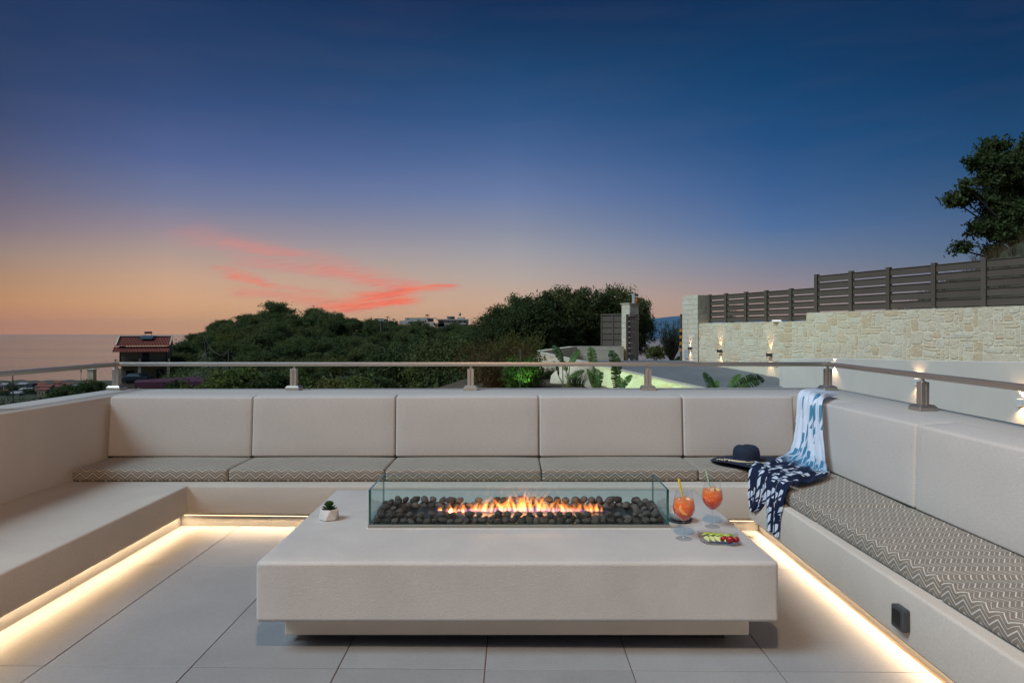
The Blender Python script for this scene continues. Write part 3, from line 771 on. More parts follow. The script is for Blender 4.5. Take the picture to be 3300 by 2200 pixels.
# landmark trees on the crest
for px, y, sc, k, lb in ((806,168,1.42,2,'small round almost black tree on the left shoulder of the hill'), (895,171,2.15,0,'largest round tree on the crest of the hill left of the gap'),
                       (1022,170,1.75,3,'leaning tree on the crest just right of the sky gap'), (1082,168,.95,6,'low tree on the crest right of the leaning tree'), (1490,150,.8,1,'small tree right of the apartment block on the ridge'),
                       (560,108,.9,4,'bushy tree just right of the red roofed house'), (596,118,1.0,2,'dark tree at the left foot of the hill'), (640,140,.9,5,'dark tree on the left edge of the hill above the sea')):
    hill_tree(px, y, sc, k, lb, None, zs=.74 if sc > 1.3 else 1.0)
# undergrowth filling the gaps between the trees: one mass nobody could count
rs = np.random.RandomState(5); cs = []
while len(cs) < 2600:
    y = rs.uniform(26, 176); px = rs.uniform(540, 1780)
    if y < 60 and px < 700: continue
    x = (px-1650)*y/F; cs.append((x, y, ground_z(x, y) + rs.uniform(.1, 1.3)))
for _ in range(900):
    y = rs.uniform(30, 130); px = rs.uniform(-300, 620)
    if 395 < px < 560 and 84 < y < 112: continue
    if px < 205: continue
    if 330 < px < 560 and y < 84 and y > 40: continue
    x = (px-1650)*y/F; cs.append((x, y, ground_z(x, y) + rs.uniform(.0, .5)))
for _ in range(1500):
    y = rs.uniform(8.5, 70); px = rs.uniform(-2200, 900 if y > 14 else 500)
    if px > -150 and y < 24 and px < 350: continue
    if 330 < px < 560 and y > 35: continue
    x = (px-1650)*y/F
    if x > -4.5: continue
    cs.append((x, y, ground_z(x, y) + rs.uniform(.0, .35)))
cs = np.array(cs)
cent = np.repeat(cs, 44, 0) + rs.normal(size=(len(cs)*44, 3))*np.array([.75,.75,.42])
V, Fc = leaf_cloud(cent, .15, rs, 1.9)
o = link('undergrowth', fast_mesh('undergrowth', V, Fc, olive_leaf)); tag(o, 'dark scrub filling the ground between the hillside trees', 'scrub', kind='stuff')
cs = []
for _ in range(1500):
    y = 10**rs.uniform(2.1, 2.98); px = rs.uniform(-500, 640)
    if y > 760 and rs.rand() < .55: continue
    x = (px-1650)*y/F; cs.append((x, y, ground_z(x, y) + rs.uniform(0, 1.5), y))
cs = np.array(cs); sc_ = np.clip(cs[:,3:4]/260, .5, 3.0); cent = np.repeat(cs[:,:3], 26, 0) + rs.normal(size=(len(cs)*26, 3))*np.repeat(sc_, 26, 0)*np.array([1.6,1.6,.9])
V, Fc = leaf_cloud(cent, .55, rs, 1.5)
o = link('coastal_scrub', fast_mesh('coastal_scrub', V, Fc, dark_leaf)); tag(o, 'dark scrub and orchards on the low land before the shore', 'scrub', kind='stuff')
# shrubs on the slope left of the house
for i, (px, y, sc, k, lb) in enumerate(((214,62,.62,5,'dark shrub furthest left on the slope below the rail'), (246,66,.66,2,'dark shrub beside the path left of the steel corner post'), (282,72,.72,5,'tall dark shrub at the foot of the garden pier'),
        (318,80,.62,4,'olive shrub just left of the corner post'), (196,60,.42,4,'low brownish shrub in front of the far houses'), (168,62,.30,4,'lowest shrub at the left edge of the slope'), (352,60,.4,4,'shrub right behind the corner post'))):
    hill_tree(px, y, sc, k, lb, None, sink=.6)
# larger nearer bushes seen under the handrail
bush_meshes = [crown('foliage', rand_lobes(r3, 2.6, 2.0, 6), 110, 26, .26, .085, [bush_leaf, dark_leaf, bush_leaf][k], 300+k, 2.2) for k in range(3)]
stem_mesh = trunk_mesh('stem', 1.6, .05, 77, 6)
def bush(name, label, px, y, sc, k, ztop=None, cat='bush', grp=None):
    x = (px-1650)*y/F; z = ground_z(x, y)-.1
    if ztop is not None: z = H + (1069-ztop)*y/F - 2.0*sc
    t = thing(name, label, cat, (x, y, z), grp)
    rz = r3.uniform(0, 6.3)
    for me, nm in ((bush_meshes[k], 'foliage'), (stem_mesh, 'stem')):
        o = link(nm, me, t); o.rotation_euler = (0,0,rz); o.scale = (sc, sc, sc)
    return t
bl_ = [(760,30,1.05,0,1180,'broad mid green bush right of the slack wire under the rail'), (690,34,.8,2,1215,'low green bush left of the broad one under the rail'), (860,28,.9,1,1195,'dark bush behind the second rail post'), (940,30,.9,0,1215,'olive bush beside the second rail post'),
       (1010,32,1.0,1,1190,'dark bush between the second and third rail posts'), (1090,27,.8,0,1215,'loose bush left of the golden patch'), (1160,26,.75,2,1205,'golden brown bush under the handrail'), (1215,30,.9,1,1195,'dark bush right of the golden one'),
       (1440,26,.85,1,1190,'dark bush left of the third rail post'), (1520,24,.8,1,1195,'dark bush behind the third rail post'), (560,40,.9,1,1222,'dark bush in front of the maroon roof'), (620,36,.7,2,1230,'small bush at the right end of the maroon roof'),
       (1380,34,.9,0,1170,'olive bush right of the forked tree')]
for px, y, sc, k, zt, lb in bl_: bush('bush', lb, px, y, sc, k, zt)

# near trees with visible limbs
def limb_tree(name, label, base, h_, spread, seed, leaf, leafmat, nb=5, depth=3, per=60, cr=.30, lean=(0,0), r0=.16, cat='tree', grp=None, gap=0.0):
    rn = random.Random(seed); rs = np.random.RandomState(seed); t = thing(name, label, cat, base, grp)
    mb = MB(); tips = []
    def br(p, d, L, r_, lv):
        pts = [p]; dd = d.copy()
        for i in range(3):
            dd = (dd + Vector((rn.uniform(-.22,.22), rn.uniform(-.22,.22), rn.uniform(-.05,.16)))).normalized()
            pts.append(pts[-1] + dd*L/3)
        mb.tube(pts, [r_, r_*.85, r_*.72, r_*.6], 7 if lv < 2 else 5)
        if lv >= depth: tips.append(pts[-1]); tips.append(pts[2]); return
        if lv >= depth-1: tips.append(pts[-1])
        for q in range(nb if lv == 0 else 3 + (rn.random() < .5)):
            a = rn.uniform(0, 6.3); tilt = rn.uniform(.5, 1.05)
            nd = (dd*math.cos(tilt) + Vector((math.cos(a), math.sin(a), .15))*math.sin(tilt)*spread).normalized()
            br(pts[rn.choice((2,3,3))], nd, L*rn.uniform(.62,.86), r_*.55, lv+1)
    br(Vector((0,0,-.2)), Vector((lean[0], lean[1], 1)).normalized(), h_*.36, r0, 0)
    mb.build('trunk', bark, t, smooth=True, world=False)
    tips = [q for q in tips if rn.random() > gap]
    T = np.array([tuple(q) for q in tips])
    cent = np.repeat(T, per, 0) + rs.normal(size=(len(T)*per, 3))*cr*np.array([1,1,.75])
    V, Fc = leaf_cloud(cent, leaf, rs, 2.1)
    link('crown', fast_mesh('crown', V, Fc, leafmat), t)
    return t
gz = lambda px, y: (px-1650)*y/F
def at(px, y, z): return ((px-1650)*y/F, y, z)
limb_tree('olive_tree', 'forked dark tree in the valley above the middle of the handrail', at(1345,38,-4.6), 5.6, 1.0, 4, .085, dark_leaf, per=110, cr=.42, r0=.2)
limb_tree('olive_tree', 'grey green tree right of the forked valley tree', at(1480,34,-3.6), 4.6, 1.0, 9, .08, olive_leaf, per=110, cr=.40, r0=.16)
GT = 'big dark trees behind the garden gate'
near_crowns = [crown('crown', [(0,0,2.3,2.1,2.0,1.8),(-1.3,.2,2.3,1.3,1.2,1.3),(1.4,0,2.5,1.3,1.3,1.4),(.2,.3,3.5,1.4,1.4,1.2),(-.8,-.5,3.2,1.1,1.1,1.0),(.9,-.6,1.6,1.3,1.1,1.1),(-1.0,-.5,1.4,1.3,1.1,1.0),(1.6,.2,3.3,.8,.8,.7)], 430, 84, .33, .060, m_, 500+k, 2.2, .25) for k, m_ in enumerate((dark_leaf, olive_leaf))]
near_trunks = [trunk_mesh('trunk', 4.4, .20, 61+k, 7) for k in range(2)]
for i, (px, y, ztop, lb) in enumerate(((1606,37,975,'leftmost of the big dark trees left of the gate'), (1665,39,945,'big grey green tree behind the left end of the low stone wall'), (1742,37,925,'big dark tree second from the left behind the low wall'), (1822,39,918,'big dark tree in the middle of the group behind the low wall'),
                            (1902,40,912,'big dark tree rising above the gate leaf'), (1978,41,915,'big grey green tree nearest the gate pillar'), (2045,46,940,'dark tree showing right behind the stone gate pillar'), (1566,46,1045,'small dark tree at the left foot of the big group'))):
    top = H + (1069-ztop)*y/F; base = -1.2; sc = (top-base)/4.9; x = (px-1650)*y/F
    t = thing('carob_tree', lb, 'tree', (x, y, base), GT); rz = r3.uniform(0, 6.3)
    wsc = sc*(.62 if px > 2030 else .72 if px < 1570 else .95)
    for me, nm in ((near_crowns[i % 2], 'crown'), (near_trunks[i % 2], 'trunk')):
        o = link(nm, me, t); o.rotation_euler = (0,0,rz); o.scale = (wsc, wsc, sc)
tt = thing('tall_tree', 'tall open tree against the sky beyond the fence at the upper right', 'tree', at(3290, 24, 2.6))
def tp(px, py, y=24): p_ = pxy(px, py, y); return (p_.x-org(tt).x, p_.y-24, p_.z-org(tt).z)
tl = []
for (px, py, r_) in ((3260,560,.95),(3180,530,.60),(3330,500,.9),(3130,640,.50),(3060,655,.26),(3290,700,1.0),(3165,745,.45),(3120,800,.30),(3230,470,.40),(3095,600,.24),(3400,620,1.2),(3340,780,.8),(3210,640,.55),(3200,810,.30),(3240,760,.7),(3200,590,.6),(3300,590,.9),(3250,690,.8)):
    c = tp(px, py); tl.append((c[0], c[1]+random.Random(px).uniform(-.5,.5), c[2], r_, r_*.9, r_*.82))
link('crown', crown('crown', tl, 1150, 44, .21, .065, dark_leaf, 91, 2.0, .3), tt)
tb = MB(); c0 = Vector((0,0,-.4)); tb.tube([c0, Vector((-.05,0,.7)), Vector((.05,0,1.4)), Vector(tp(3280,620))], [.16,.14,.11,.05], 8)
for l in tl: tb.tube([Vector((.0,0,1.0+l[2]*.12)), Vector((l[0]*.4, l[1]*.5, l[2]*.62+.3)), Vector(l[:3])], [.07,.045,.015], 6)
tb.build('trunk', bark, tt, smooth=True, world=False)

# stone house with red tiled roof ---------------------------------
rubble = stone_mat('dark_house_stone', [(.34,.25,.16),(.40,.30,.20),(.28,.21,.14)])
n, b = nodes(rubble)
roof_m = mottled('red_roof_tile', (.34,.075,.045), (.22,.055,.035), .8, .8, 6, .5, .05, fine=.35)
maroon_m = mottled('maroon_roof_sheet', (.10,.018,.035), (.07,.015,.028), .5, .6, 3, .3, .02)
ZR = lambda py, y: H + (1069-py)*y/F
house = thing('stone_house', 'two storey stone house with red tiled roof standing below by the sea', 'house', (-55.5, 103, ZR(1228,100)))
hx0, hx1 = -58.6, -51.0; hy0, hy1 = 101.2, 108.0
zg, z1, ze, zr = ZR(1230,101), ZR(1172,101), ZR(1128,101), ZR(1085,104.5)
MB().box(hx0,hx1,hy0,hy1,z1,ze+.4).build('upper_wall', rubble, house)
MB().box(hx0,hx1,hy0+1.8,hy1,zg-1,z1-.001).build('lower_wall', rubble, house)
MB().box(hx0-.6,hx1+.5,hy0-1.6,hy0+1.79,z1-.22,z1-.002).build('balcony_slab', bark, house)
for xx in (hx0-.3, -55.4, hx1+.1):
    MB().box(xx-.22,xx+.22,hy0-1.5,hy0-1.05,zg-1,z1-.221).build('stone_pier', cream_stone, house)
for xx in (hx0-.45, -55.35, hx1+.2): MB().box(xx-.12,xx+.12,hy0-1.5,hy0-1.26,z1,z1+.75).build('balcony_pier', cream_stone, house)
rb = MB(); rb.box(hx0-.5,hx1+.3,hy0-1.4,hy0-1.36,z1+.62,z1+.66)
for k in range(34): xx = hx0-.4+k*.24; rb.box(xx-.012,xx+.012,hy0-1.39,hy0-1.37,z1,z1+.62)
rb.build('balcony_rail', black_mat, house)
MB().box(-55.15,-54.0,hy0-.03,hy0+.02,z1,ze-.2).build('door', black_mat, house)
MB().box(-53.2,-51.9,hy0+1.76,hy0+1.82,zg-.3,zg+1.75).build('window', black_mat, house)
MB().box(-57.9,-56.6,hy0+1.76,hy0+1.82,zg-.3,zg+1.6).build('door', black_mat, house)
MB().box(hx0+.15,hx0+.35,hy0-1.35,hy0-1.15,z1,ze-.25).build('roof_post', black_mat, house)
MB().box(hx1-.35,hx1-.15,hy0-1.35,hy0-1.15,z1,ze-.25).build('roof_post', black_mat, house)
def tiled(x0, x1, y0, z0, y1, z1_, nm, xo=0):
    """pantile sheet from the eave (y0,z0) up to (y1,z1_)"""
    mb = MB(); k = int((x1-x0)/.24); seg = 3
    for i in range(k*4+1):
        u = i/(k*4); hgt = .05*math.sin(i*PI/2)
        for j in range(seg+1):
            t = j/seg; mb.v.append((x0 + (x1-x0)*u + xo*t, y0+(y1-y0)*t, z0+(z1_-z0)*t + hgt + .02*(j % 2)))
    for i in range(k*4):
        for j in range(seg): a = i*(seg+1)+j; mb.face((a, a+seg+1, a+seg+2, a+1))
    return mb.build(nm, roof_m, house)
tiled(hx0-.9, hx1+.2, hy0-1.7, ZR(1134,99.6), hy0+.3, ZR(1117,101.5), 'porch_roof')
tiled(hx0-.45, hx1+.25, hy0-.4, ZR(1114,101), 104.5, ZR(1087,104.5), 'roof')
rr2 = MB(); rr2.poly([(hx0-.45,104.5,zr),(hx1+.25,104.5,zr),(hx1+.25,108.4,ze+.6),(hx0-.45,108.4,ze+.6)]); rr2.build('rear_roof', roof_m, house)
MB().tube([(hx0-.5,104.5,zr+.05),(hx1+.3,104.5,zr+.05)], .11, 8).build('ridge', mottled('ridge_mortar',(.26,.24,.21),(.2,.18,.16),1,.9), house)
for sx, xx in ((0,hx0-.5),(1,hx1+.3)):
    MB().tube([(xx,hy0-.4,ZR(1112,101)),(xx,104.5,zr+.05)], .12, 6).build('verge', cream_stone, house)
MB().prism([(hx1-.02,hy0),(hx1+.02,hy0),(hx1+.02,hy1),(hx1-.02,hy1)], ze, lambda x, y: zr-.1-abs(y-104.5)*.38).build('gable', rubble, house)
MB().prism([(hx0-.02,hy0),(hx0+.02,hy0),(hx0+.02,hy1),(hx0-.02,hy1)], ze, lambda x, y: zr-.1-abs(y-104.5)*.38).build('gable', rubble, house)
wh = thing('solar_water_heater', 'solar water heater with a blue panel and tank frame on the red roof ridge', 'water heater', (-54.3, 104.3, zr))
panel_m = M('solar_panel', (.08,.13,.16), .25, .2, .6)
MB().obox((-54.7,103.4,zr-.10), (1.0,0,0), (.12,.55,.28), (0,-.02,.04)).build('panel', panel_m, wh)
MB().tube([(-55.1,104.3,zr+.75),(-53.9,104.3,zr+.75)], .19, 12).build('tank', M('tank_metal',(.14,.07,.05),.5,.3), wh)
rust = M('rust_red_frame',(.25,.05,.03),.6)
for xx in (-55.0,-54.0):
    MB().tube([(xx,103.6,zr-.1),(xx,104.28,zr+.6),(xx,104.3,zr+.95),(xx,104.32,zr-.1)], .03, 5).build('frame', rust, wh)
house.location.x -= .45; house.rotation_euler = (0,0,R(22)); house.scale = (.85,.85,1)
wh.location = (-55.42,104.4,zr); wh.rotation_euler = (0,0,R(22)); wh.scale = (.85,.85,.85)
# garden pier and path left of the house
gp = thing('garden_pier', 'square stone pier standing left of the stone house', 'pier', (-61.6,100,-7.5))
MB().box(-62.0,-61.1,99.6,100.4,-9,ZR(1191,100)).build('pier', cream_stone, gp); MB().box(-62.1,-61.0,99.5,100.5,ZR(1191,100),ZR(1189.5,100)+.04).build('cap', block_stone, gp)
tag(MB().prism([pxy(262,1262,60)[:2],pxy(322,1262,60)[:2],pxy(345,1222,88)[:2],pxy(318,1222,88)[:2]], lambda x, y: ground_z(x,y)+.15, lambda x, y: ground_z(x,y)+.35).build('path', mottled('pale_path',(.32,.26,.2),(.25,.2,.16),.6,.9)), kind='structure')
gl = thing('lantern_post', 'thin garden lantern on the pier left of the house', 'lantern', (-62.5,99,-6.5))
MB().tube([(-62.5,99,-7.5),(-62.5,99,ZR(1198,99))], .03, 5).build('pole', black_mat, gl); MB().lathe([(0,0),(.09,.02),(.12,.2),(.14,.22),(0,.32)], 6, (-62.5,99,ZR(1198,99))).build('lantern_head', black_mat, gl)
# maroon roof in the valley
mr = thing('shed', 'low shed with a maroon sheet roof in the valley right of the house', 'shed', pxy(560,1240,70))
a1, a2, a3, a4 = pxy(432,1232,66), pxy(662,1229,66), pxy(640,1213,72), pxy(440,1224,72)
MB().poly([a1,a2,a3,a4]).build('roof', maroon_m, mr)
MB().poly([a1+Vector((0,0,-.55)),a2+Vector((0,0,-.55)),a2,a1]).build('fascia', maroon_m, mr)
MB().prism([(a1.x+.3,66.3),(a2.x-.3,66.3),(a3.x-.3,71.7),(a4.x+.3,71.7)], -9, a1.z-.25).build('wall', rubble, mr)
# parked car by the house
car = thing('parked_car', 'small dark car parked in front of the stone house', 'car', (-53.4, 97, ZR(1232,97)))
cz = ZR(1233,97); cb = MB()
pf = [(-2.0,.35),(-2.0,.75),(-1.3,.9),(-.7,1.35),(.8,1.38),(1.5,.95),(2.0,.85),(2.02,.35)]
n0 = 0
for yy in (96.2, 97.8):
    for (xx, z_) in pf: cb.v.append((-53.4+xx, yy, cz+z_))
k = len(pf); cb.face(range(k)); cb.face([k+i for i in range(k)][::-1])
for i in range(k): j = (i+1) % k; cb.face((i, k+i, k+j, j))
cb.build('body', M('dark_car_paint',(.03,.035,.045),.25,.3), car, bevel=.08)
MB().poly([(-54.62,96.19,cz+.93),(-52.3,96.19,cz+.93),(-52.75,96.19,cz+1.28),(-54.0,96.19,cz+1.28)]).build('side_window', M('car_glass',(.15,.18,.2),.1), car)
for xx in (-1.25,1.25):
    MB().tube([(-53.4+xx,96.15,cz+.32),(-53.4+xx,96.4,cz+.32)], .32, 14).build('wheel', black_mat, car)

# utility poles and wires
pole_m = mottled('weathered_pole', (.10,.08,.06), (.07,.055,.045), 2, .9)
def upole(label, a, b_, r_=.11):
    t = thing('utility_pole', label, 'pole', a); MB().tube([a, b_], [r_, r_*.8], 8).build('pole', pole_m, t)
    MB().tube([Vector(b_)+Vector((-.3,0,-.15)), Vector(b_)+Vector((.3,0,-.15))], .03, 5).build('cross_arm', pole_m, t); return t
upole('dark wooden pole standing in the wood below the white buildings', pxy(1229,1110,120), pxy(1229,1034,120), .22)
upole('grey wooden pole above the valley shed', pxy(738,1225,62), pxy(738,1129,62), .10)
upole('thin leaning pole left of the grey one', pxy(674,1190,66), pxy(655,1077,66), .07)
upole('thin dark pole between the far houses at the left edge', pxy(42,1300,40), pxy(41,1190,40), .035)
def wire(label, a, b_, sag, r_=.02):
    a, b_ = Vector(a), Vector(b_); pts = []
    for i in range(17):
        t = i/16; p_ = a.lerp(b_, t); p_.z -= sag*4*t*(1-t); pts.append(p_)
    tag(MB().tube(pts, r_, 5).build('overhead_wire', pole_m), label, 'wire')
wire('slack wire hanging between the leaning pole and the grey pole', pxy(655,1078,66), pxy(738,1130,62), 1.0, .028)
wire('wire running down left from the grey pole across the valley', pxy(738,1130,62), pxy(590,1258,40), .1, .018)
wire('wire running from the house to the left edge over the sea', pxy(350,1162,99), pxy(-40,1200,99), .5, .02)

# buildings on the ridge -------------------------------------------
cw = mottled('far_cream_wall', (.62,.54,.44), (.55,.47,.38), .1, .9, 1, 0); cg = M('far_window', (.04,.045,.05), .3); cgr = mottled('far_grey_wall', (.34,.30,.27), (.28,.25,.23), .1, .9, 1, 0)
def far_block(label, y, boxes, wins, extra=None, cat='building', name='apartment_building'):
    x0 = min(b_[0] for b_ in boxes); t = thing(name, label, cat, pxy(x0, boxes[0][3], y))
    for (a, b_, top, bot, m_, dp) in boxes:
        A, B = pxy(a, top, y), pxy(b_, bot, y)
        MB().box(A.x, B.x, y, y+dp, B.z, A.z).build('wall', m_, t)
    for (a, b_, top, bot) in wins:
        A, B = pxy(a, top, y), pxy(b_, bot, y)
        MB().box(A.x, B.x, y-.06, y+.05, B.z, A.z).build('window', cg, t)
    if extra: extra(t)
    return t
Z4 = lambda v: (1180 + v[0]/6.533, 980 + v[1]/6.533)
def zb(a, b_, top, bot, m_, dp): return (1180+a/6.533, 1180+b_/6.533, 980+top/6.533, 980+bot/6.533, m_, dp)
def zw(a, b_, top, bot): return (1180+a/6.533, 1180+b_/6.533, 980+top/6.533, 980+bot/6.533)
def ext1(t):
    for (a, b_, top, bot, ny) in ((1475,2160,312,332,1.4),(1650,2100,398,424,1.4),(1690,1860,252,268,1.2)):
        A, B = pxy(1180+a/6.533, 980+top/6.533, 438), pxy(1180+b_/6.533, 980+bot/6.533, 438)
        MB().box(A.x, B.x, 438.2, 440-.01, B.z, A.z).build('balcony_slab', cw, t)
    for a in (1650,1720,1800,1900,2060,2130):
        A = pxy(1180+a/6.533, 980+330/6.533, 438.3); B = pxy(1180+a/6.533, 980+500/6.533, 438.3); MB().tube([A, B], .12, 5).build('column', cgr, t)
    A = pxy(1180+1972/6.533, 1018, 440); MB().lathe([(0,0),(.5,.2),(.8,1.2),(.4,2.0),(0,2.4)], 8, (A.x,441,A.z)).build('roof_tank', cg, t)
far_block('cream two storey apartment block with flat roofs on the ridge, right of the villa', 440,
    [zb(1510,2130,330,500,cw,12), zb(1700,1850,262,330,cw,8), zb(1920,2060,275,330,cw,8), zb(1440,1660,400,480,cgr,10), zb(1780,2240,500,560,cgr,8)],
    [zw(1545,1610,355,385),zw(1705,1740,355,400),zw(1800,1820,350,400),zw(1860,1895,350,400),zw(1965,1998,350,382),zw(2060,2090,345,400),zw(1785,1850,275,310),zw(1640,1660,440,480),zw(2070,2120,430,500)], ext1)
far_block('pale terraced villa on the ridge left of the apartment block', 430,
    [zb(815,1290,285,345,cw,10), zb(880,1230,345,430,cw,9), zb(1230,1420,385,450,cw,9), zb(1295,1480,290,300,cgr,6), zb(700,880,345,420,cw,8)],
    [zw(860,895,290,310),zw(880,1060,372,400),zw(1165,1220,365,400),zw(1300,1420,305,375),zw(1120,1150,380,420)], None, name='villa')
far_block('small flat roofed building with roof aerials beside the two palms', 420, [zb(170,410,312,400,cw,8), zb(175,345,300,318,cgr,6)], [zw(180,225,318,345),zw(375,400,318,370)], None, name='small_building')
palm_leaf = leaf_mat('palm_fronds', (.04,.055,.025), (.06,.07,.03))
def far_palm(label, px, top, y, h_):
    A = pxy(px, top, y); t = thing('palm_tree', label, 'palm', (A.x, y, A.z-h_))
    MB().tube([(A.x,y,A.z-h_),(A.x+.1,y,A.z)], [.22,.15], 7).build('trunk', bark, t)
    fr2 = MB()
    for k in range(16):
        a = k*2*PI/16 + .2; up_ = .9 if k % 2 else .25; prev = None
        for i in range(5):
            s_ = i/4; r_ = 2.1*s_; z_ = A.z + up_*s_*1.3 - 1.9*s_*s_*(1.2-up_*.5)
            c_ = Vector((A.x+.1+r_*math.cos(a), y+r_*math.sin(a), z_)); sd_ = Vector((-math.sin(a), math.cos(a), 0))*.32*(1-s_*.8)
            if prev: fr2.poly([prev[0], prev[1], c_+sd_, c_-sd_])
            prev = (c_-sd_, c_+sd_)
    fr2.build('fronds', palm_leaf, t)
far_palm('taller palm left on the ridge beside the small building', 1248.5, 1021, 425, 8)
far_palm('shorter palm right of the taller palm on the ridge', 1268, 1028, 425, 7)
far_palm('round palm rising behind the pale terraced villa', 1376, 1014, 450, 8)

# coastal village at the lower left -------------------------------
vr = random.Random(8)
village = [(0,18,1240,1258,1), (55,82,1238,1252,1), (88,104,1236,1262,2), (108,142,1238,1256,0), (112,160,1246,1268,0), (168,192,1234,1248,0), (160,186,1246,1266,0), (120,150,1256,1282,0), (20,50,1252,1268,1), (60,96,1256,1274,1), (30,60,1268,1284,1), (195,225,1240,1254,0), (-60,-30,1242,1262,1), (-25,-8,1246,1264,0), (0,14,1262,1280,0), (230,262,1246,1258,1)]
vw = [mottled('village_ochre', (.42,.27,.18), (.36,.24,.17), .1, .9, 1, 0), mottled('village_pale', (.32,.30,.29), (.26,.25,.25), .1, .9, 1, 0), mottled('village_dark', (.06,.065,.07), (.05,.05,.055), .1, .9, 1, 0)]
vlab = ['white walled house at the very left edge of the coastal village', 'pale house with antennas in the village by the shore', 'dark tower block in the coastal village', 'ochre house with brown roof right of the dark block', 'wide ochre house in front of the brown roofed one',
        'terracotta roofed house nearest the shore in the village', 'ochre house below the terracotta roofed one', 'small ochre house lowest right in the village', 'pale house between the dark trees at the left', 'pale house below the dark tower block', 'pale house lowest in the village at the left',
        'ochre house behind the dark shrubs', 'pale house just outside the frame on the left', 'ochre house just outside the left frame edge', 'ochre house under the leftmost white house', 'pale house behind the tall dark shrub']
for i, (a, b_, top, bot, k) in enumerate(village):
    y = 900 - (bot-1252)*5 + vr.uniform(-8, 8); A, B = pxy(a, top, y), pxy(b_, bot, y)
    t = thing('village_house', vlab[i], 'house', (A.x, y, B.z), 'houses of the coastal village')
    MB().box(A.x, B.x, y, y+9, B.z-8, A.z).build('wall', vw[k], t)
    if k != 2:
        MB().poly([(A.x-.5,y-.6,A.z+.1),(B.x+.5,y-.6,A.z+.1),(B.x+.5,y+6,A.z+2.2),(A.x-.5,y+6,A.z+2.2)]).build('roof', roof_m if k == 0 else cgr, t)
    for q in range(max(2, int((b_-a)/9))):
        xx = A.x + (q+.6)*(B.x-A.x)/(max(2, int((b_-a)/9))+.2); hh = A.z-B.z
        MB().box(xx, xx+1.2, y-.08, y+.02, A.z-hh*.55, A.z-hh*.25).build('window', cg, t)
    if i == 6: 
        pass
shore_light = thing('street_lamp', 'small bright white street lamp shining among the village houses', 'street lamp', pxy(166,1252,880))
lm_ = bpy.data.materials.new('white_lamp_glow'); lm_.use_nodes = True; _n = N(lm_.node_tree); _n.n.clear(); _e = _n.new('ShaderNodeEmission'); _e.inputs[0].default_value = (.95,.97,1,1); _e.inputs[1].default_value = .9
_n.l.new(_e.outputs[0], _n.new('ShaderNodeOutputMaterial').inputs[0])
A = pxy(166,1244,880); MB().tube([(A.x,880,A.z-7),(A.x,880,A.z)], .15, 6).build('pole', bark, shore_light); MB().lathe([(0,0),(.8,.3),(.9,1.0),(0,1.5)], 10, (A.x,880,A.z)).build('lamp_head', lm_, shore_light, smooth=True)
VT = ['dark round tree left of the dark tower block in the village', 'dark tree in front of the pale village house', 'dark tree at the left edge of the village', 'wide dark tree below the village', 'dark tree right of the ochre village houses', 'dark tree in front of the wide ochre house','lower dark tree at the left frame edge','dark tree below the tower block']
for i, (px, py, w_) in enumerate(((24,1236,3.0),(66,1252,3.4),(4,1262,3.2),(40,1268,5.0),(200,1262,3.5),(118,1270,3.2),(10,1284,4.5),(92,1272,4.2))):
    y = 890-(py-1252)*5; A = pxy(px, py+6, y); t = thing('village_tree', VT[i], 'tree', (A.x, y, A.z-6), 'trees in the coastal village')
    o = link('crown', tvars[2][0], t); o.scale = (w_*.8, w_*.8, w_*.9); o = link('trunk', tvars[2][1], t); o.scale = (w_*.8,)*3
# ================================================================== RIGHT SIDE: DRIVEWAY, STONE WALL, FENCE, GATE, GARDEN
def dz(y): return .32 - .085*(25-y) if y < 25 else .32 - .04*(y-25)
D0 = Vector((.3856, -.9227, 0)); NW = Vector((-.9227, -.3856, 0)); P0 = Vector((6.38, 25.4, 0))
def wz(px): return 17/(.418 + (px-1650)/F)                # depth on the stone wall for a photo column
def ws(y): return (25.4-y)/.9227
def WP(s, z, out=0.0): return P0 + D0*s + NW*out + Vector((0,0,z))
# driveway sheet (fine strips along the slope)
mb = MB(); ys_ = [13.5,15,17,19,21,23,25,27,29,31,34]
def left_x(y): return float(np.interp(y, [13.5,18.5,24,28,34],[8.6-1.0,5.0,.9,2.75,4.5]))
def right_x(y): return 8.0 if y < 20 else float(np.interp(y, [20,25.4,28,34],[8.55,6.3,7.0,8.0]))
left_x2 = lambda y: min(left_x(y), right_x(y)-.05)
n0 = 0
for i, y in enumerate(ys_):
    mb.v += [(left_x2(y), y, dz(y)), (right_x(y), y, dz(y))]
    if i: a = 2*i; mb.face((a-2, a-1, a+1, a))
tag(mb.build('driveway', asphalt), 'grey concrete driveway sloping up to the gate', kind='structure')

